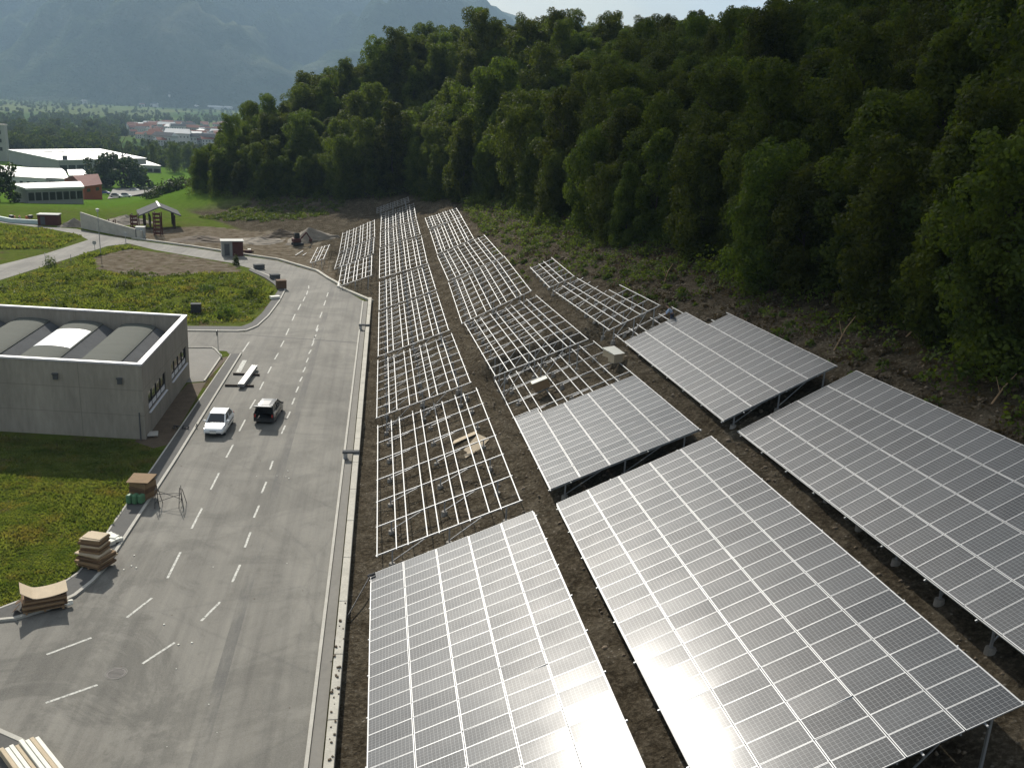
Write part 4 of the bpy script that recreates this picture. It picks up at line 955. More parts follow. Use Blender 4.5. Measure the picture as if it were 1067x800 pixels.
# candidate places on the wooded hill
pts = []
sp_ = 4.5
for y in np.arange(-6, 470, sp_):
    for x in np.arange(-62, 230, sp_):
        pts.append((x + rng.uniform(-1.9, 1.9), y + rng.uniform(-1.9, 1.9)))
pts = np.array(pts); dS = sdist(STEEP, pts[:, 0], pts[:, 1]); fe = forest_edge(pts[:, 1])
ok = (dS > fe) & ((dS < fe + 120) | (pts[:, 1] > 150))
pts, dS, fe = pts[ok], dS[ok], fe[ok]
zz = terrain(pts[:, 0], pts[:, 1])
kind = rng.integers(0, 8, len(pts)); scl = np.clip(rng.normal(.96, .17, len(pts)), .58, 1.35)
scl = np.where((dS - fe < 6) & (rng.random(len(pts)) < .35), scl * .72, scl)
scl = scl * np.where(pts[:, 1] > 212, np.interp(dS, [4, 30], [.66, .98]), 1)
hts = np.array([c[1] for c in CROWNS])[kind] * scl
u, v, d = project(np.c_[pts, zz + hts * .58])
keep = (d > 15) & (u > -140) & (u < 1230) & (v < 700)
pts, dS, fe, zz, kind, scl, hts, u, v, d = [a[keep] for a in (pts, dS, fe, zz, kind, scl, hts, u, v, d)]
order = np.argsort(d); cov = np.zeros((100, 134), bool); vis = np.zeros(len(pts))
jj, ii = np.meshgrid(np.arange(134), np.arange(100))
for k in order:
    hw, hh_ = F * 3.2 * scl[k] / d[k] / 8, F * hts[k] * .43 / d[k] / 8
    mk = ((jj - u[k] / 8) / max(hw, .5)) ** 2 + ((ii - v[k] / 8) / max(hh_, .5)) ** 2 < 1
    vis[k] = (mk & ~cov).sum(); cov |= mk
best = set(np.argsort(-vis)[:298].tolist())
ZL = []
def zone_label(k):
    front = dS[k] - fe[k] < 6
    if pts[k, 1] > 200:
        if u[k] < 300: return 'rounded dark tree on the left nose of the wooded hill, above the far bend', 'trees on the left nose of the hill'
        if v[k] < 90: return 'dark tree on the skyline crest of the wooded hill', 'trees along the hill crest'
        return 'dark tree massed on the hill behind the far ends of the solar frames', 'trees behind the far solar frames'
    if u[k] > 880: return ('tall dark tree with bare lower trunk at the forest edge above the right-hand panel table' if front else 'shaded tree deep in the forest at the upper right'), ('forest edge trees at the right' if front else 'forest trees at the upper right')
    if u[k] > 690: return ('tall tree at the forest edge above the stepped panel table' if front else 'yellowish green tree standing behind the forest edge in the upper middle right'), ('forest edge trees in the middle right' if front else 'forest trees in the upper middle right')
    return ('leafy tree at the forest edge above the green brush slope' if front else 'pale topped tree on the hillside above the middle row of frames'), ('forest edge trees in the middle' if front else 'forest trees in the upper middle')
rest = []
for k in range(len(pts)):
    loc = (pts[k, 0], pts[k, 1], zz[k] - .3); rz = rng.uniform(0, 6.28)
    if k in best:
        lab, gr = zone_label(k); put_tree('broadleaf_tree', lab, 'tree', loc, int(kind[k]), (float(scl[k]), float(scl[k]), float(scl[k] * rng.uniform(.85, 1.12))), rz, gr)
    else: rest.append((*loc, scl[k], rz, kind[k]))
def scatter(name, P6, meshes, label, cat):
    """one stuff object: a point cloud mesh that instances crown meshes by geometry nodes"""
    col = bpy.data.collections.new(name + '_source')
    for i, me in enumerate(meshes):
        o = bpy.data.objects.new('%s_source_%02d' % (name, i), me); col.objects.link(o)
    P6 = np.asarray(P6, np.float32); me = bpy.data.meshes.new(name); me.vertices.add(len(P6)); me.vertices.foreach_set('co', P6[:, :3].ravel())
    for an, c_ in (('sc', 3), ('rz', 4)):
        a = me.attributes.new(an, 'FLOAT', 'POINT'); a.data.foreach_set('value', P6[:, c_])
    a = me.attributes.new('ki', 'INT', 'POINT'); a.data.foreach_set('value', P6[:, 5].astype(np.int32))
    me.update(); ob = bpy.data.objects.new(name, me); COL.objects.link(ob)
    ng = bpy.data.node_groups.new(name, 'GeometryNodeTree'); ng.interface.new_socket('Geometry', in_out='INPUT', socket_type='NodeSocketGeometry'); ng.interface.new_socket('Geometry', in_out='OUTPUT', socket_type='NodeSocketGeometry')
    N, L = ng.nodes, ng.links; gi, go = N.new('NodeGroupInput'), N.new('NodeGroupOutput')
    ci = N.new('GeometryNodeCollectionInfo'); ci.inputs['Collection'].default_value = col; ci.inputs['Separate Children'].default_value = True; ci.inputs['Reset Children'].default_value = True
    ip = N.new('GeometryNodeInstanceOnPoints'); ip.inputs['Pick Instance'].default_value = True
    def attr(nm, ty):
        n = N.new('GeometryNodeInputNamedAttribute'); n.data_type = ty; n.inputs['Name'].default_value = nm; return n.outputs['Attribute']
    cx = N.new('ShaderNodeCombineXYZ'); L.new(attr('rz', 'FLOAT'), cx.inputs['Z'])
    mp_ = N.new('GeometryNodeMeshToPoints'); L.new(gi.outputs[0], mp_.inputs[0]); L.new(mp_.outputs[0], ip.inputs['Points']); L.new(ci.outputs[0], ip.inputs['Instance']); L.new(attr('ki', 'INT'), ip.inputs['Instance Index'])
    L.new(cx.outputs[0], ip.inputs['Rotation']); L.new(attr('sc', 'FLOAT'), ip.inputs['Scale']); L.new(ip.outputs[0], go.inputs[0])
    md = ob.modifiers.new('scatter', 'NODES'); md.node_group = ng
    return tag(ob, label, cat, kind='stuff')
scatter('hill_forest', rest, [c[0] for c in CROWNS], 'dense dark broadleaf forest filling the hillside', 'forest')
print('forest', len(best), len(rest))

# ------------------------------------------------------------------ undergrowth on the slope, grass, shrubs
def table_clear(x, y, m_=1.0):
    bad = np.zeros(x.shape, bool)
    for k, (o, r, c, n, L_, W_) in FR.items():
        uu = ((x - o[0]) * r[0] + (y - o[1]) * r[1]) / (r[0] ** 2 + r[1] ** 2); vv = (x - o[0]) * c[0] + (y - o[1]) * c[1]
        bad |= (uu > -m_) & (uu < W_ + m_) & (vv > -m_) & (vv < L_ + m_)
    return ~bad
def clumps(name, pos, radius, hgt, per, size, mat, label, cat, squash=.7):
    n = len(pos); C_ = np.repeat(pos, per, 0); rr_ = np.repeat(radius, per); hh_ = np.repeat(hgt, per)
    d = rng.normal(0, 1, (n * per, 3)); d /= np.linalg.norm(d, axis=1)[:, None]; d[:, 2] = np.abs(d[:, 2])
    k = rng.uniform(.3, 1, n * per)[:, None] ** .5
    P_ = C_ + d * k * np.c_[rr_, rr_, hh_]
    V, Q = leaf_quads(rng, P_, d, size, .8)
    return tag(np_mesh(name, V, Q, mat), label, cat, kind='stuff')
n = 11000; y = rng.uniform(28, 215, n); x = rng.uniform(14, 60, n); ds = sdist(STEEP, x, y); fe_ = forest_edge(y)
dens = np.clip((ds - (fe_ - 13)) / 9, 0, 1) * (ds < fe_ + 3) * np.interp(y, [28, 60, 80, 200], [.7, .75, .9, 1])
ok = (rng.random(n) < dens) & table_clear(x, y, .6); x, y = x[ok], y[ok]; pos = np.c_[x, y, terrain(x, y)]
green = rng.random(len(x)) < np.interp(y, [28, 70, 95], [.14, .22, .55])
ra = (.25 + 1.3 * rng.random(len(x)) ** 2.2) * np.interp(y, [28, 200], [.9, 1.1])
clumps('undergrowth', pos[green], ra[green], ra[green] * rng.uniform(.7, 1.5, green.sum()), 52, .24, M['bush'], 'low green brambles and shrubs covering the slope below the forest', 'undergrowth')
clumps('dead_brush', pos[~green], ra[~green], ra[~green] * .55, 30, .22, M['dry'], 'dry brown brush and cut branches on the slope below the forest', 'brush')
# dark understorey at the forest foot
n = 2600; x = rng.uniform(-60, 66, n); y = rng.uniform(28, 262, n); ds = sdist(STEEP, x, y); ok = (ds > forest_edge(y) - 2.5) & (ds < forest_edge(y) + 7); x, y = x[ok], y[ok]; ra = rng.uniform(.8, 2.0, len(x))
clumps('undergrowth', np.c_[x, y, terrain(x, y)], ra, ra * rng.uniform(.9, 1.9, len(x)), 130, .28, M['leaf'], 'dark leafy shrubs at the foot of the forest', 'undergrowth')
# stones and offcuts of soil on the solar slope
n = 15000; x = rng.uniform(-8, 44, n); y = rng.uniform(20, 190, n); ds = sdist(FOOT, x, y); ok = (ds > .3); x, y = x[ok], y[ok]; z = terrain(x, y)
s = rng.uniform(.025, .085, len(x)) * rng.choice([1, 1, 1, 1, 1, 1.8], len(x)); base_ = np.array([(-1,-1,-.5),(1,-1,-.5),(1,1,-.5),(-1,1,-.5),(-.6,-.6,.6),(.7,-.5,.5),(.6,.7,.65),(-.5,.6,.5)])
V = (np.c_[x, y, z][:, None, :] + base_[None] * s[:, None, None] * rng.uniform(.6, 1.3, (len(x), 8, 3))).reshape(-1, 3)
fq = np.array([(0,3,2,1),(4,5,6,7),(0,1,5,4),(1,2,6,5),(2,3,7,6),(3,0,4,7)]); Q = (np.arange(len(x))[:, None, None] * 8 + fq[None]).reshape(-1, 4)
tag(np_mesh('stones', V, Q, vary('field_stone', (.17, .135, .095), .6, 1.5, .95)), 'loose stones and clods scattered over the brown slope', 'stones', kind='stuff')
def inworld(poly_px, n, big=None):
    P_ = np.array([tuple(flat(*p)[:2]) for p in poly_px]) if poly_px else np.array(big); lo, hi = P_.min(0), P_.max(0)
    x = rng.uniform(lo[0], hi[0], n); y = rng.uniform(lo[1], hi[1], n); ok = inpoly([tuple(p) for p in P_], x, y); return x[ok], y[ok]
GV, GQ = [], []
def blades(x, y, h, wd, lean=.5):
    global GV, GQ
    n = len(x); a = rng.uniform(0, 2 * PI, n); hh_ = h * rng.uniform(.4, 1.25, n); w_ = wd * rng.uniform(.6, 1.3, n)
    dx, dy = np.cos(a), np.sin(a); lx, ly = rng.normal(0, lean, n) * hh_, rng.normal(0, lean, n) * hh_
    V = np.stack([np.c_[x - dx * w_, y - dy * w_, np.zeros(n) - .03], np.c_[x + dx * w_, y + dy * w_, np.zeros(n) - .03], np.c_[x + dx * w_ * .35 + lx, y + dy * w_ * .35 + ly, hh_], np.c_[x - dx * w_ * .35 + lx, y - dy * w_ * .35 + ly, hh_]], 1)
    off = sum(len(v) for v in GV); GV.append(V.reshape(-1, 3)); GQ.append(np.arange(4 * n).reshape(-1, 4) + off)
hf = lambda x, y: .5 + .5 * np.sin(x * .55 + 1.7 * np.sin(y * .31)) * np.sin(y * .47 + 1.3 * np.sin(x * .37))
x, y = inworld([(0, 456), (134, 461), (170, 470), (157, 491), (115, 549), (88, 590), (66, 607), (0, 633)], 60000); g_ = hf(x * .6 + 3, y * .6) + rng.normal(0, .12, len(x)) > .16; x, y = x[g_], y[g_]; blades(x, y, .05 + .24 * hf(x, y) ** 1.5, .08)
x, y = inworld(None, 20000, [(-27, 44.6), (-27, 71), (-60, 76), (-60, 44)]); blades(x, y, .12 + .3 * hf(x, y), .10)
x, y = inworld([(-40, 306), (0, 296), (66, 274), (110, 259), (135, 257), (160, 263.5), (258, 284), (285, 300), (280, 316), (262, 335), (195, 340), (-80, 340)], 60000)
bare = inpoly(PATCH, x, y); x, y = x[~bare], y[~bare]; g_ = hf(x * .5 + 1, y * .45) + rng.normal(0, .14, len(x)) > .2; x, y = x[g_], y[g_]; blades(x, y, .10 + .5 * hf(x, y) ** 2, .14)
x, y = inworld([(-60, 232), (0, 234), (47, 240), (86, 247), (57, 259), (0, 260), (-60, 262)], 14000); blades(x, y, .2 + .5 * hf(x, y), .2)
tag(np_mesh('grass', np.concatenate(GV), np.concatenate(GQ), M['grassblade']), 'rough green grass on the plots left of the road', 'grass', kind='stuff')
# weeds and shrubs on the far plot: the larger shrubs are things, the weeds are stuff
x, y = inworld([(0, 300), (66, 280), (120, 285), (240, 285), (284, 300), (276, 318), (258, 333), (196, 338), (0, 314)], 420); ra = rng.uniform(.3, .95, len(x))
clumps('weeds', np.c_[x, y, np.zeros(len(x))], ra, ra * rng.uniform(.6, 1.1, len(x)), 40, .24, M['bush'], 'tall weeds growing on the far grass plot', 'weeds')
def shrub(px, py, r, h, label, name='shrub', group=None, mat=None, base=None, n=500):
    p = base or at(px, py); d = rng.normal(0, 1, (n, 3)); d /= np.linalg.norm(d, axis=1)[:, None]; d[:, 2] = np.abs(d[:, 2]); lump = 1 + .25 * np.sin(d[:, 0] * 5 + d[:, 2] * 4) * np.cos(d[:, 1] * 6)
    V, Q = leaf_quads(rng, d * (rng.uniform(.3, 1, n) ** .5 * lump)[:, None] * np.array([r, r, h]), d, max(.2, r * .16), .7); 
    root = thing(name, label, 'shrub', p, group=group); np_mesh('crown', V, Q, mat or M['bush'], parent=root); mb = MB(); mb.tube((0, 0, -.2), (0, 0, h * .6), .06, .03, 6); mb.build('stem', M['bark'], root); return root
for px, py, r, h, lab in ((53, 280, 1.0, 1.9, 'round dark sapling beside the side road on the left edge of the far plot'), (246, 276, .5, 1.6, 'slim young tree at the roadside below the red site hut'), (236, 330, 1.4, 1.6, 'bushy shrub on the near right corner of the far grass plot'), (262, 310, 1.5, 1.5, 'wide shrub at the right edge of the far grass plot, by the road bend'), (215, 305, 1.5, 1.3, 'pale leafy shrub in the middle of the far grass plot'), (130, 300, 1.4, 1.2, 'low shrub on the far plot behind the grey hall roof')): shrub(px, py, r, h, lab)
x, y = inworld([(207, 227), (250, 222), (330, 218), (392, 212), (394, 222), (352, 236), (300, 238), (250, 232)], 2200); ra = rng.uniform(.4, 1.1, len(x)); keep_ = rng.random(len(x)) < .55; x, y, ra = x[keep_], y[keep_], ra[keep_]
clumps('undergrowth', np.c_[x, y, terrain(x, y)], ra, ra * rng.uniform(.5, 1., len(x)), 46, .3, M['bush'], 'green scrub at the foot of the left nose of the hill', 'undergrowth')
# bare cut branches on the slope
for px, py, a, l, lab in ((868, 366, .5, 2.6, 'forked pale dead branch on the slope behind the stepped panel table'), (942, 352, -.4, 2.4, 'crooked bare branch standing on the slope above the right-hand panel table'), (691, 297, .9, 2.2, 'forked dead branch among the brush above the worker'), (1030, 424, .2, 2.0, 'upright dead stick on the stony edge above the right-hand panel table')):
    p = at(px, py); t = thing('dead_branch', lab, 'branch', p); mb = MB(); q = Vector((math.cos(a) * l * .4, math.sin(a) * l * .4, l * .55)); mb.tube(p + Vector((0, 0, -.1)), p + q, .06, .04, 6); mb.tube(p + q, p + q * 1.5 + Vector((.3, .1, .1)), .04, .015, 5); mb.tube(p + q * .7, p + q * 1.1 + Vector((-.5, .2, .35)), .035, .012, 5); mb.build('stick', M['wood'], t, p)

# ------------------------------------------------------------------ the middle distance
def lift(px, py, z): 
    d = ray(px, py); return Vector(CP + d * ((z - H) / d[2])) if abs(d[2]) > 1e-6 else None
def top_z(base, px, py):
    d = ray(px, py); hd = math.hypot(base.x, base.y); return H + d[2] / math.hypot(d[0], d[1]) * hd
def roofed(name, label, bpx, ty, corners, wallm, roofm, cat='building', group=None, over=.5, thick=.5, sink=2.5, front_windows=None, rise=0.):
    """building whose roof corners (front-left, front-right, back-right, back-left) are sighted at eaves height"""
    B0 = at(*bpx); zt_ = top_z(B0, bpx[0], ty); cs = [lift(*c, zt_) for c in corners]
    ctr = sum(cs, Vector()) / 4; root = thing(name, label, cat, (ctr.x, ctr.y, B0.z), group=group); o = root.location.copy()
    mb = MB(); ins = [Vector((c.x, c.y, 0)) + (Vector((ctr.x, ctr.y, 0)) - Vector((c.x, c.y, 0))).normalized() * over for c in cs]
    mb.prism([(p.x, p.y) for p in ins], B0.z - sink, zt_ - .02); mb.build('wall', wallm, root, o)
    mb = MB(); lo = [(c.x, c.y, zt_) for c in cs]
    if rise: # gable running left-right
        m0, m1 = (cs[0] + cs[3]) / 2, (cs[1] + cs[2]) / 2; hz = zt_ + rise
        a = [mb.vert(p) for p in lo]; r0, r1 = mb.vert((m0.x, m0.y, hz)), mb.vert((m1.x, m1.y, hz)); mb.face([a[0], a[1], r1, r0]); mb.face([a[2], a[3], r0, r1]); mb.face([a[3], a[0], r0]); mb.face([a[1], a[2], r1]); mb.face(a[::-1])
    else: mb.prism([(c.x, c.y) for c in cs], zt_, zt_ + thick)
    mb.build('roof', roofm, root, o)
    if front_windows:
        nW, z0f, z1f, frac = front_windows; a, b2 = ins[0], ins[1]; h_ = zt_ - B0.z; t_ = (b2 - a).normalized(); nn = Vector((t_.y, -t_.x, 0))
        for i in range(nW):
            f0, f1 = (i + (1 - frac) / 2) / nW, (i + (1 + frac) / 2) / nW; p0, p1 = a.lerp(b2, f0), a.lerp(b2, f1)
            mb = MB(); mb.hexa([(p0.x, p0.y, B0.z + h_ * z0f), (p1.x, p1.y, B0.z + h_ * z0f), (p1.x + nn.x * .12, p1.y + nn.y * .12, B0.z + h_ * z0f), (p0.x + nn.x * .12, p0.y + nn.y * .12, B0.z + h_ * z0f)], [(p0.x, p0.y, B0.z + h_ * z1f), (p1.x, p1.y, B0.z + h_ * z1f), (p1.x + nn.x * .12, p1.y + nn.y * .12, B0.z + h_ * z1f), (p0.x + nn.x * .12, p0.y + nn.y * .12, B0.z + h_ * z1f)]); mb.build('window', M['blackglass'], root, o)
    return root, zt_, cs
r_, zt, cs = roofed('factory_hall', 'largest white roofed factory hall in the distance, behind the other factory buildings', (62, 180), 168, [(61, 168), (153, 166), (104, 156), (8, 157)], M['facade'], M['whiteroof'], thick=.6, front_windows=(11, .08, .62, .8))
for k in range(5):
    a = cs[0].lerp(cs[1], .28 + k * .13); b2 = cs[3].lerp(cs[2], .28 + k * .13); p = a.lerp(b2, .72); mb = MB(); mb.box((p.x, p.y, zt + .75), (5, 2.5, .4)); mb.build('rooflight', M['facade'], r_, r_.location)
for f in (.05, .62):
    p = cs[0].lerp(cs[1], f); mb = MB(); mb.box((p.x, p.y + 3, zt + 1.6), (2, 2, 2.2)); mb.build('roof_vent', M['roofgrey'], r_, r_.location)
roofed('factory_wing', 'long low factory wing right of the largest hall, with a white lean-to roof', (120, 178), 171, [(118, 171.5), (168, 173.5), (152, 168), (104, 167)], M['facade'], M['whiteroof'], thick=.4, front_windows=(6, .1, .6, .8))
roofed('factory_hall', 'white gabled factory shed at the left edge below the tall chimney', (8, 192), 181, [(3, 183), (48, 186), (40, 176), (-8, 172)], M['facade_white'], M['whiteroof'], rise=2.2, front_windows=(6, .25, .6, .4))
roofed('factory_hall', 'white roofed shed between the low windowed block and the largest hall', (40, 192), 184, [(36, 184.5), (72, 186.5), (64, 175.5), (34, 175)], M['facade_white'], M['whiteroof'], rise=1.2, front_windows=(3, .2, .6, .5))
roofed('factory_hall', 'small white flat shed directly behind the red house', (76, 190), 183, [(72, 184), (94, 183.5), (86, 177.5), (70, 178)], M['facade_white'], M['whiteroof'], front_windows=(2, .2, .6, .5))
roofed('office_block', 'low grey block with a white flat roof and a row of dark windows', (30, 212), 198.5, [(27, 198.5), (88, 196.5), (84, 191), (12, 193.5)], M['facade'], M['whiteroof'], thick=.5, front_windows=(8, .18, .80, .78))
roofed('red_house', 'red brick house with a dark red hipped roof beside the low grey block', (90, 208), 194, [(87, 194.5), (106.5, 192), (99, 184.8), (66, 186.5)], M['redbrick'], M['redroof'], rise=2.2, front_windows=(2, .55, .8, .35))
B0 = at(5, 168); zt = top_z(B0, 5, 131); s = (B0 - Vector(CP)).length / F * 7
t = thing('chimney_tower', 'tall square grey chimney tower rising behind the factory at the left edge', 'tower', B0); mb = MB(); mb.box((B0.x, B0.y, (zt + B0.z) / 2), (s, s, zt - B0.z)); mb.build('shaft', M['facade'], t, B0); mb = MB(); mb.box((B0.x, B0.y, zt + .4), (s * 1.12, s * 1.12, .8)); mb.build('cap', M['concrete'], t, B0)
for k in range(3): mb = MB(); mb.box((B0.x - s * .1, B0.y - s * .52, zt - 4 - 5 * k), (s * .3, .3, 2.2)); mb.build('louvre', M['blackglass'], t, B0)
# white sloping site wall
A1, A2, A3 = at(84.5, 238), at(118, 244.5), at(148, 249.5); t = thing('site_wall', 'long white concrete site wall sloping down beside the far road', 'wall', A1)
zz_ = [A1.z + 3.0, A2.z + 2.1, A3.z + 1.5]; mb = MB()
A0_ = at(77, 228); PP = [(A0_, A0_.z + 1.2), (A1, zz_[0]), (A2, zz_[1]), (A3, zz_[2])]
for (p, zp), (q, zq) in zip(PP[1:-1], PP[2:]):
    n_ = Vector((-(q - p).y, (q - p).x, 0)).normalized() * .3; b_ = [p, q, q + n_, p + n_]
    mb.hexa([(a.x, a.y, -.5) for a in b_], [(b_[0].x, b_[0].y, zp), (b_[1].x, b_[1].y, zq), (b_[2].x, b_[2].y, zq), (b_[3].x, b_[3].y, zp)])
mb.build('wall_panel', M['wall_white'], t, A1)
# timber barn with a gabled roof
p = at(166, 236); rz = R(106); t = thing('timber_barn', 'open dark timber barn with a grey gabled roof behind the white site wall', 'barn', p, rz); t.scale = (1.0, 1.2, 1.05)
for x in (-3.6, 0, 3.6):
    for y in (-2.2, 2.2): mb = MB(); mb.box((x, y, 1.25), (.22, .22, 2.5)); mb.build('post', M['darkwood'], t)
mb = MB(); mb.box((0, 1.4, 1.1), (7, .15, 2.2)); mb.box((-1.8, -.2, 1.0), (3, .12, 2.0)); mb.build('boarding', M['darkwood'], t)
mb = MB(); mb.hexa([(-4.4, -3.2, 2.3), (4.4, -3.2, 2.3), (4.4, 0, 3.9), (-4.4, 0, 3.9)], [(-4.4, -3.2, 2.5), (4.4, -3.2, 2.5), (4.4, 0, 4.1), (-4.4, 0, 4.1)]); mb.hexa([(-4.4, 0.01, 3.9), (4.4, 0.01, 3.9), (4.4, 3.2, 2.3), (-4.4, 3.2, 2.3)], [(-4.4, 0.01, 4.1), (4.4, .01, 4.1), (4.4, 3.2, 2.5), (-4.4, 3.2, 2.5)]); mb.build('roof', M['roofgrey'], t); mb = MB(); mb.box((0, 0, 4.14), (8.9, .3, .1)); mb.build('ridge_cap', M['tin'], t)
# rust red formwork towers
for px, py, h, lab in ((141, 239, 2.9, 'shorter rust red formwork frame left of the timber barn'), (165, 245, 4.2, 'taller rust red formwork frame in front of the timber barn'), (116, 234, 1.0, 'low rust red steel box just behind the white site wall')):
    p = at(px, py); t = thing('formwork_frame', lab, 'formwork'); t.location = p; mb = MB()
    for x in (-.6, .6):
        for y in (-.6, .6): mb.box((x, y, h / 2), (.16, .16, h))
    mb.build('upright', M['rust'], t); mb = MB()
    for z in np.arange(.4, h, .7): mb.box((0, -.6, z), (1.2, .08, .42)); mb.box((-.6, 0, z), (.08, 1.2, .3))
    mb.build('panel', M['rust'], t)
def hut(px, py, w_, d_, h_, rz, m1, m2, roofm, label, name='site_hut'):
    p = at(px, py); t = thing(name, label, 'site hut', p, rz); mb = MB(); mb.box((-w_ * .25, 0, h_ / 2), (w_ * .5 - .004, d_, h_)); mb.build('front_half', m1, t); mb = MB(); mb.box((w_ * .25, 0, h_ / 2), (w_ * .5, d_ * .98, h_ * .98)); mb.build('rear_half', m2, t)
    mb = MB(); mb.box((0, 0, h_ + .07), (w_ * 1.08, d_ * 1.1, .12)); mb.build('roof', roofm, t); mb = MB(); mb.box((-w_ * .25, -d_ * .5 - .03, h_ * .45), (.8, .05, h_ * .8)); mb.build('door', M['roofgrey'], t); return t
hut(242, 266, 3.4, 2.2, 2.4, R(12), M['facade'], M['rust'], M['facade_white'], 'grey and red site hut with a white roof beside the far road')
hut(52, 234, 3.6, 2.4, 1.9, R(5), M['rust'], M['rust'], M['facade_white'], 'dark red site hut with a white roof on the left beyond the side road')
hut(147, 248, 1.5, 1.4, 1.9, R(5), M['tin'], M['tin'], M['facade_white'], 'white portable cabin at the right end of the white site wall')
# rubbish by the red hut, red machine by the mound
for (px, py), lab, mm in (((257, 263), 'heap of white and brown rubbish beside the grey and red site hut', ['foam', 'carton', 'rust']), ((23, 229), 'orange and dark machinery heap on the left behind the pale tarpaulin', ['orange', 'black', 'wood'])):
    p = at(px, py); t = thing('scrap_heap', lab, 'scrap', p); 
    for k in range(12): mb = MB(); s = rr.uniform(.3, .8); mb.box((rr.uniform(-1.3, 1.3) * (1.6 if px < 100 else 1), rr.uniform(-.7, .7), s * .35 + (rr.uniform(0, .5) if px < 100 else 0)), (s, s * .7, s * .7), rr.random() * 3); mb.build('scrap_piece', M[mm[k % 3]], t)
A1, A2, A3 = at(-6, 228), at(14, 232), at(41, 233.5); t = thing('tarpaulin_fence', 'low pale tarpaulin edging curving along the left grass plot', 'fence', A2); mb = MB(); Pp = resample([A1, A2, A3], 16); strip(mb, Pp, offset_line(Pp, .5), -.2, .75); mb.build('tarpaulin', M['cyan'], t, A2)
p = at(310, 256); t = thing('mini_digger', 'small red digger beside the gravel mound at the foot of the hill', 'digger', p, .4)
mb = MB(); mb.box((0, .5, .3), (1.9, .4, .5)); mb.box((0, -.5, .3), (1.9, .4, .5)); mb.build('track', M['black'], t, bevel=.1); mb = MB(); mb.box((-.2, 0, .95), (1.4, 1.2, .7)); mb.build('body', M['rust'], t, bevel=.08); mb = MB(); mb.box((-.1, .1, 1.75), (.9, .9, .9)); mb.build('cab', M['glass'], t, bevel=.05); mb = MB(); mb.bar((.5, 0, 1.1), (1.6, 0, 2.3), .2, .25); mb.bar((1.6, 0, 2.3), (2.4, 0, 1.1), .15, .2); mb.box((2.4, 0, .9), (.4, .6, .5)); mb.build('arm', M['rust'], t)
# heaps of gravel and soil
def mound(px, py, r, h, mat, label):
    p = at(px, py); g = np.random.default_rng(px); n1, n2 = 20, 7; V = [(p.x, p.y, p.z + h)]
    for j in range(1, n2 + 1):
        for i in range(n1):
            a = 2 * PI * i / n1; f = j / n2; rr_ = r * f * (1 + .16 * math.sin(3 * a + px) + g.normal(0, .04)); x_, y_ = p.x + rr_ * math.cos(a), p.y + rr_ * .75 * math.sin(a); V.append((x_, y_, tz(x_, y_) - .05 + h * max(0, (1 - f)) ** 1.1 + g.normal(0, .05) * (f < 1)))
    mb = MB(); mb.v = V
    for i in range(n1): mb.face([0, 1 + i, 1 + (i + 1) % n1])
    for j in range(n2 - 1):
        for i in range(n1): a, b2 = 1 + j * n1 + i, 1 + j * n1 + (i + 1) % n1; mb.face([a, a + n1, b2 + n1, b2])
    o = mb.build('soil_mound', mat); tag(o, label, 'mound')
gravel = vary('gravel', (.21, .18, .14), .35, .9, .95, bmp=.6)
mound(322, 250, 4.8, 2.3, gravel, 'largest pale gravel mound, at the foot of the wooded hill by the road bend'); mound(292, 246, 4, 1.4, M['dirt'], 'low dark soil mound left of the largest gravel mound')
mound(210, 250, 6, .8, M['dirt'], 'wide low dark soil mound beyond the far road, left of the grey and red hut'); mound(132, 232, 5, 1.6, gravel, 'pale gravel mound behind the rust red formwork'); mound(78, 236, 3, 1.6, gravel, 'small pale heap at the left end of the white site wall'); mound(270, 252, 5, .9, gravel, 'flat pale gravel heap between the grey and red hut and the soil mound')
# lamp post, small signs, crates by the road
def post(px, py, ty, label, head, name, cat, r=.07):
    p = at(px, py); h = top_z(p, px, ty) - p.z; t = thing(name, label, cat, p); mb = MB(); mb.tube((0, 0, 0), (0, 0, h), r, r * .6, 8); mb.build('pole', M['steel'], t)
    if head == 'lamp': mb = MB(); mb.tube((0, 0, h), (0, 0, h + .45), .16, .28, 10); mb.tube((0, 0, h + .45), (0, 0, h + .55), .30, .10, 10); mb.build('lantern', M['tin'], t)
    elif head == 'sign': mb = MB(); mb.box((0, -.04, h - .3), (.12, .5, .62)); mb.build('sign_plate', M['steel'], t)
    elif head == 'disc': mb = MB(); mb.tube((0, -.05, h - .3), (0, -.09, h - .3), .32, .32, 14); mb.build('sign_plate', M['steel'], t)
    return t
post(105, 266, 221, 'tall thin lamp post standing at the far road junction', 'lamp', 'street_lamp', 'lamp post')
post(99, 262, 251, 'small round sign on a post beside the far junction', 'disc', 'road_sign', 'road sign', .05)
post(48, 278, 263, 'thin stake beside the round sapling on the left', None, 'stake', 'stake', .05); post(131, 252, 242, 'short post with a plate near the end of the white site wall', 'disc', 'road_sign', 'road sign', .05)
post(74, 272, 265, 'low marker post beside the side road on the left', None, 'stake', 'stake', .05)
p = flat(227.5, 366); t = thing('road_sign', 'road sign seen edge-on at the mouth of the side street behind the hall', 'road sign', p); mb = MB(); mb.tube((0, 0, 0), (0, 0, 2.3), .035); mb.build('pole', M['steel'], t); mb = MB(); mb.tube((-.05, 0, 1.95), (-.09, 0, 1.95), .32, .32, 16); mb.build('sign_plate', M['blackglass'], t)
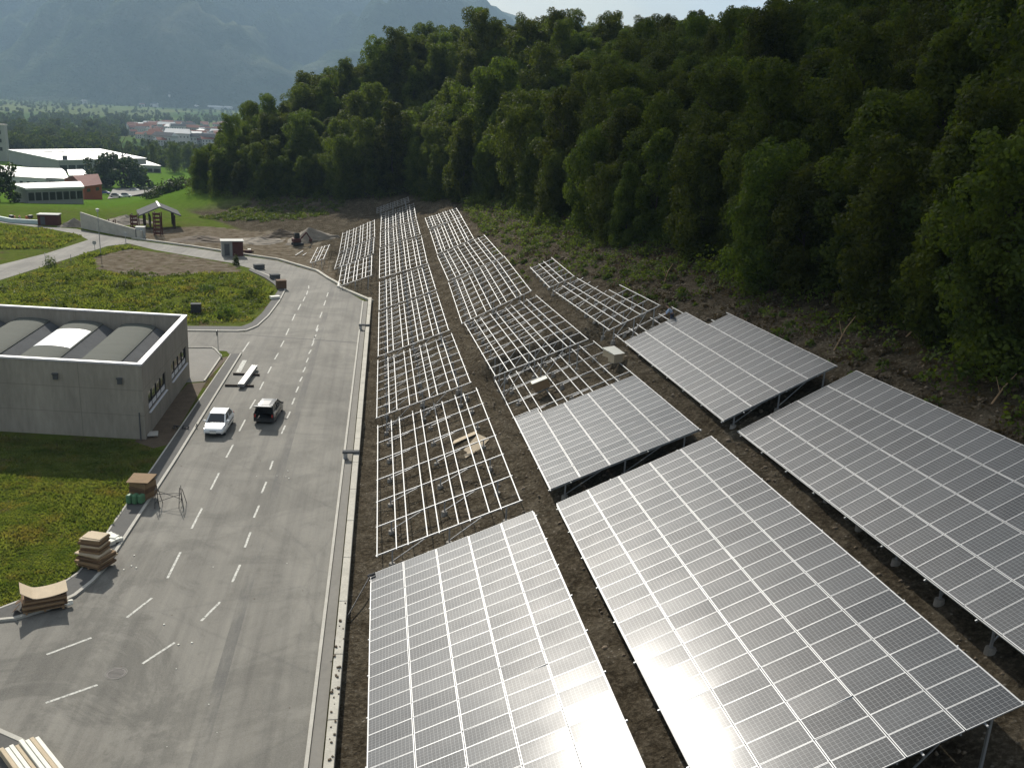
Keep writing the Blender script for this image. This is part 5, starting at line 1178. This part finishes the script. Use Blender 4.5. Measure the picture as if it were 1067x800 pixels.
def crate(px, py, w_, d_, h_, rz, m_, label):
    p = at(px, py); t = thing('crate', label, 'crate', p, rz); mb = MB(); mb.box((0, 0, h_ / 2 + .1), (w_, d_, h_)); mb.build('crate_body', m_, t, bevel=.02); mb = MB(); mb.box((-w_ * .35, 0, .05), (.12, d_, .1)); mb.box((w_ * .35, 0, .05), (.12, d_, .1)); mb.build('skid', M['wood'], t); mb = MB(); mb.box((0, 0, h_ + .13), (w_ * 1.06, d_ * 1.06, .06)); mb.build('lid', M['roofgrey'] if m_ is M['black'] else m_, t)
crate(204.5, 326, 1.15, .9, 1.0, .1, M['black'], 'dark cable box standing on the grass of the far plot'); crate(293, 301, 1.3, 1.1, 1.1, .3, M['carton_dark'], 'brown crate on the pavement at the far bend'); crate(286.5, 291, 1.3, 1.0, .6, .4, M['roofgrey'], 'low grey crate on the pavement behind the brown crate'); crate(270, 280.5, 1.5, 1.0, .6, .4, M['roofgrey'], 'low grey crate farthest along the pavement of the bend'); crate(286.5, 312, 1.2, .7, .3, .5, M['foam'], 'small white packing block on the pavement below the brown crate')
# loose rails lying on the gravel
for px, py, lab in ((309, 265, 'pair of aluminium rails lying on the gravel left of the tiny frame'),):
    p = at(px, py); t = thing('loose_rails', lab, 'rails', p); 
    for k in range(2): mb = MB(); mb.bar((k * 1.2, -2, .12), (k * 1.2 + .9, 2.2, .3), .09, .09); mb.build('rail', M['alu'], t)
# cars and vans in the factory yard
yardp = [at(*q) for q in ((112, 208), (136, 205), (170, 198), (166, 194.5), (118, 197))]; mb = MB(); mb.poly([(p.x, p.y, p.z + .25) for p in yardp]); o = mb.build('car_park', M['lot'], tri=True); tag(o, 'pale car park beyond the meadow', 'car park', kind='structure')
pv = None
for i, (px, py, mm, lab) in enumerate(((110, 203, 'blue', 'blue car parked by the red house'), (121, 207, 'paint_white', 'white van parked nearest the red house'), (131, 206.5, 'paint_white', 'white car at the right end of the car park edge'), (140, 200, 'tin', 'silver car in the middle of the far car park'))):
    p = at(px, py); t = thing('parked_car', lab, 'car', p + Vector((0, 0, .3)), rr.uniform(-.2, .2), 'cars in the factory car park'); mb = MB(); mb.loft([[(x, -.85, .3), (x, .85, .3), (x, .85, z_), (x, .7, z_ + .08), (x, -.7, z_ + .08), (x, -.85, z_)] for x, z_ in ((-2.1, .7), (-1.9, .85), (0, .9), (1.6, .8), (2.1, .6))]); mb.build('body', M[mm], t); mb = MB(); mb.hexa([(-1.7, -.75, .95), (1.1, -.75, .95), (1.1, .75, .95), (-1.7, .75, .95)], [(-1.2, -.6, 1.5), (.3, -.6, 1.5), (.3, .6, 1.5), (-1.2, .6, 1.5)]); mb.build('cabin', M['glass'], t); 
    for x in (-1.3, 1.3): mb = MB(); mb.tube((x, -.88, .32), (x, .88, .32), .32, .32, 10); mb.build('wheel', M['rubber'], t)
# single trees round the factory
for px, py, hpx, wide, i, lab, dark in ((105, 196, 29, 1.25, 2, 'left one of two broad dark trees beside the red house', 1), (130, 196, 30, 1.35, 7, 'right one of two broad dark trees at the edge of the meadow', 1), (0, 211, 36, 1.15, 0, 'very dark tree at the left edge in front of the white shed', 1), (39, 175, 10, .7, 6, 'left of two small pointed conifers before the largest hall', 1), (47, 175, 10, .7, 6, 'right of two small pointed conifers before the largest hall', 1), (182, 180, 30, 1.0, 3, 'light green tree at the end of the meadow', 0), (160, 176, 24, .9, 1, 'tall pale tree behind the low factory wing', 0), (196, 178, 26, 1.0, 0, 'green tree between the meadow and the wooded hill', 0)):
    p = at(px, py); hh_ = hpx * (p - Vector(CP)).length / F; rd = wide > 1.1 and i % 4; s = hh_ / ((9, 8, 11, 7)[rd] if wide > 1.1 else CROWNS[i][1]); me = ROUND[rd] if wide > 1.1 else CROWNS[i][0]
    if dark: me = me.copy(); me.materials.clear(); me.materials.append(M['leaf_dark'])
    put_tree('conifer' if hpx == 10 else 'broadleaf_tree', lab, 'tree', p, i, (s * wide, s * wide, s), rng.uniform(0, 6), 'trees round the factory', me)
for k, (px, py, w_, lab) in enumerate(((178, 200, 1.3, 'rightmost dark bush of the hedge across the meadow'), (168, 203, 1.0, 'middle dark bush of the hedge across the meadow'), (188, 196, 1.2, 'farthest dark bush of the hedge across the meadow, by the hill'), (150, 199, .7, 'small dark bush beside the car park'), (158, 207, .9, 'nearest dark bush of the hedge across the meadow'))): shrub(px, py, 2.8 * w_, 2.6 * w_, lab, 'hedge_bush', 'hedge bushes across the meadow', M['leaf_dark'], n=700)
# wooded belt across the valley, one mass
P6 = []
def belt(n, u0, u1, va, vb, smin, smax):
    for _ in range(n):
        px = rng.uniform(u0, u1); py = rng.uniform(va, vb); p = at(px, py)
        P6.append((p.x, p.y, p.z - 1, rng.uniform(smin, smax), rng.uniform(0, 6), rng.integers(0, 4)))
belt(260, -20, 122, 140, 160, .8, 1.5); belt(90, 95, 205, 157, 172, .6, 1.1); belt(190, 0, 130, 124, 142, 1.0, 1.9); belt(90, 130, 245, 124, 131, .9, 1.5); belt(70, 132, 245, 133, 156, .45, .8); belt(260, -10, 275, 108, 124, .7, 1.3); belt(40, 165, 212, 160, 174, .6, 1.0)
belt(620, -10, 290, 95.5, 111, .5, 1.2)
scatter('far_wood', P6, ROUND, 'belts of dark trees across the valley floor', 'wood')
# town and villages
def house_mesh(w_, d_, h_, wm, rm):
    mb = MB(); mb.box((0, 0, h_ / 2 - 1), (w_, d_, h_ + 2)); a = [mb.vert(p) for p in ((-w_ * .56, -d_ * .58, h_), (w_ * .56, -d_ * .58, h_), (w_ * .56, d_ * .58, h_), (-w_ * .56, d_ * .58, h_), (-w_ * .5, 0, h_ + d_ * .32), (w_ * .5, 0, h_ + d_ * .32))]
    mb.face([a[0], a[1], a[5], a[4]], 1); mb.face([a[2], a[3], a[4], a[5]], 1); mb.face([a[3], a[0], a[4]], 0); mb.face([a[1], a[2], a[5]], 0); mb.face([a[3], a[2], a[1], a[0]], 1)
    for i in range(max(2, int(w_ // 3.2))):
        for z_ in (h_ * .28, h_ * .7): mb.box((-w_ / 2 + (i + .5) * w_ / max(2, int(w_ // 3.2)), -d_ / 2 - .02, z_), (1.1, .1, 1.5), 0, 2)
    o = mb.build('house', [wm, rm, M['blackglass']]); me = o.data; bpy.data.objects.remove(o); return me
HM = [house_mesh(13, 9, 6.5, M['facade_white'], M['townroof']), house_mesh(17, 10, 8, M['facade'], M['townroof']), house_mesh(11, 9, 6, M['facade'], M['redroof']), house_mesh(20, 10, 9, M['facade_white'], M['roofgrey']), house_mesh(26, 12, 7, M['facade_white'], M['whiteroof'])]
TL = ['red roofed white house in the town down the valley', 'long red roofed grey house in the town down the valley', 'dark red roofed grey house in the town down the valley', 'grey roofed white block in the town down the valley', 'white roofed shed in the town down the valley']
for k in range(130):
    px, py = rng.uniform(134, 244), rng.uniform(131, 152); 
    if py > 146 and px < 160: continue
    p = at(px, py); i = int(rng.choice(5, p=[.34, .26, .2, .1, .1])); o = bpy.data.objects.new('town_house', HM[i]); COL.objects.link(o); o.location = p; o.rotation_euler = (0, 0, rng.normal(.3, .35)); s = rng.uniform(.8, 1.15); o.scale = (s, s, s); tag(o, TL[i], 'house', 'houses of the town, ' + ['white red roofed', 'long red roofed', 'dark red roofed', 'grey roofed', 'white roofed'][i])
p = at(186, 151); o = bpy.data.objects.new('town_hall', house_mesh(24, 14, 12, M['facade_white'], M['whiteroof'])); COL.objects.link(o); o.location = p; o.rotation_euler = (0, 0, .1); tag(o, 'largest pale block with a white roof in the middle of the town', 'building')
VL = ['pale house specks of the village at the foot of the far mountain', 'long pale house of the village at the foot of the far mountain']
for k in range(70):
    px = rng.choice([rng.uniform(55, 95), rng.normal(165, 25), rng.normal(205, 22), rng.uniform(60, 262)]); py = rng.uniform(97, 112) + (px - 150) * .03; p = at(px, py); i = int(rng.choice([0, 3, 0, 4]))
    o = bpy.data.objects.new('village_house', HM[i]); COL.objects.link(o); o.location = p; o.rotation_euler = (0, 0, rng.uniform(0, 3)); o.scale = (1.3, 1.3, 1.3); tag(o, {0: 'tiny red roofed pale house of the villages under the far mountain', 3: 'tiny grey roofed pale house of the villages under the far mountain', 4: 'tiny white roofed house of the villages under the far mountain'}[i], 'house', {0: 'red roofed village houses under the mountain', 3: 'grey roofed village houses under the mountain', 4: 'white roofed village houses under the mountain'}[i])
for px, py, ty, lab in ((177, 106, 95.5, 'slim pale church tower in the village left of centre under the mountain'), (258.5, 110, 103.5, 'white church tower farther right near the hill edge')):
    p = at(px, py); zt = top_z(p, px, ty); s = 1.6 * (p - Vector(CP)).length / F; t = thing('church_tower', lab, 'church tower', p); mb = MB(); h = zt - p.z; mb.box((0, 0, h * .4), (s, s, h * .8)); mb.build('shaft', M['facade_white'], t); mb = MB(); mb.hexa([(-s * .55, -s * .55, h * .8), (s * .55, -s * .55, h * .8), (s * .55, s * .55, h * .8), (-s * .55, s * .55, h * .8)], [(-.2, -.2, h), (.2, -.2, h), (.2, .2, h), (-.2, .2, h)]); mb.build('spire', M['roofgrey'], t)
# ------------------------------------------------------------------ far mountains and haze
def fbm(x, y, seed, o=6, base=1.0):
    g = np.random.default_rng(seed); out = np.zeros_like(x); amp = 1.; f = base
    for _ in range(o):
        p = g.uniform(0, 100, 4); a = g.uniform(0, PI); xr = x * math.cos(a) - y * math.sin(a); yr = x * math.sin(a) + y * math.cos(a)
        n_ = np.sin(xr * f + p[0] + 1.7 * np.sin(yr * f * .7 + p[1])) * np.sin(yr * f * 1.1 + p[2] + 1.3 * np.sin(xr * f * .8 + p[3])); out += amp * (1 - 2 * np.abs(n_)); amp *= .52; f *= 1.93
    return out
mx = np.linspace(-6500, 5500, 330); my = np.linspace(3650, 9000, 150); MX, MY = np.meshgrid(mx, my)
crestX = np.array([-6500, -3500, -1800, -600, 0, 300, 470, 560, 720, 880, 960, 1150, 1500, 2200, 5500]); crestZ = np.array([1150, 1350, 1250, 1150, 980, 830, 735, 672, 640, 600, 575, 560, 500, 420, 400])
crest = np.interp(MX, crestX, crestZ) * np.interp(MX, [0, 300], [1, .97])
foot_y = 4050 + 260 * np.sin(MX / 900.) + 140 * np.sin(MX / 370. + 1) - .12 * MX
s = np.clip((MY - foot_y) / (6600 - foot_y), 0, 1.0); beyond = np.clip((MY - 6600) / 2400, 0, 1)
rid = fbm(MX / 1000., MY / 2600., 5, 6, 2.4)
Z = -48 + (crest + 48) * (s ** 1.15) * (1 - .45 * beyond) + rid * 250 * np.sin(PI * np.clip(s, 0, 1)) ** 1.1 * (1 - s) ** .9 * 1.35 * (1 - beyond)
Z += 190 * np.exp(-((MX + 1950) / 330) ** 2 - ((MY - 4100) / 420) ** 2) * (rid * .15 + 1)
Z = np.where(s <= 0, np.minimum(Z, -49), Z)
gi = np.arange(MX.size).reshape(MX.shape); Q = np.stack([gi[:-1, :-1], gi[:-1, 1:], gi[1:, 1:], gi[1:, :-1]], -1).reshape(-1, 4)
mt, nt, N, L, b = newmat('mountain_forest'); P_ = wpos(nt); f1 = noise(nt, .0016, 9, .66, P_, .6); f2 = noise(nt, .018, 5, .7, P_)
c = mix(nt, .5, ramp(nt, f1, [(.38, (.010, .022, .014)), (.52, (.055, .08, .03)), (.66, (.19, .19, .12))]), ramp(nt, f2, [(.3, (.018, .03, .018)), (.7, (.06, .075, .038))]))
L.new(c, b.inputs['Base Color']); setp(b, rough=1., spec=0.); bump(nt, f2, 1., 60, b)
o = np_mesh('mountain', np.c_[MX.ravel(), MY.ravel(), Z.ravel()], Q, mt, smooth=True); tag(o, 'steep wooded mountain fading into haze across the valley', 'mountain', kind='structure')
mt = bpy.data.materials.new('haze'); mt.use_nodes = True; nt = mt.node_tree; nt.nodes.clear(); out_ = nt.nodes.new('ShaderNodeOutputMaterial'); pv_ = nt.nodes.new('ShaderNodeVolumePrincipled'); pv_.inputs['Color'].default_value = (.52, .76, 1, 1); pv_.inputs['Density'].default_value = HAZE; pv_.inputs['Anisotropy'].default_value = .1; nt.links.new(pv_.outputs[0], out_.inputs['Volume'])
mb = MB(); mb.box((0, 5200, 732), (18400, 13800, 1566)); o = mb.build('haze', mt); tag(o, 'blue grey haze in the valley air', 'haze', kind='stuff')

# unseen cloud added to block the sun and darken the right-hand slope
mt = bpy.data.materials.new('added_cloud'); mt.use_nodes = True; nt = mt.node_tree; nt.nodes.clear(); out_ = nt.nodes.new('ShaderNodeOutputMaterial'); pv_ = nt.nodes.new('ShaderNodeVolumePrincipled'); pv_.inputs['Color'].default_value = (.9, .9, .9, 1); pv_.inputs['Density'].default_value = .019; nt.links.new(pv_.outputs[0], out_.inputs['Volume'])
mb = MB()
bm = bmesh.new(); bmesh.ops.create_icosphere(bm, subdivisions=4, radius=1.0); cc = Vector((112, 40, 14)) + Vector(sd) * (1980 / sd[2])
me = bpy.data.meshes.new('cloud'); 
for v_ in bm.verts: v_.co = Vector((v_.co.x * 96, v_.co.y * 150, v_.co.z * 60)) * (1 + .06 * math.sin(v_.co.x * 5 + 1) * math.sin(v_.co.y * 4))
bm.to_mesh(me); bm.free(); me.materials.append(mt); o = bpy.data.objects.new('cloud', me); COL.objects.link(o); o.location = cc; tag(o, 'cloud above the valley that shades the wooded slope', 'cloud', kind='structure')
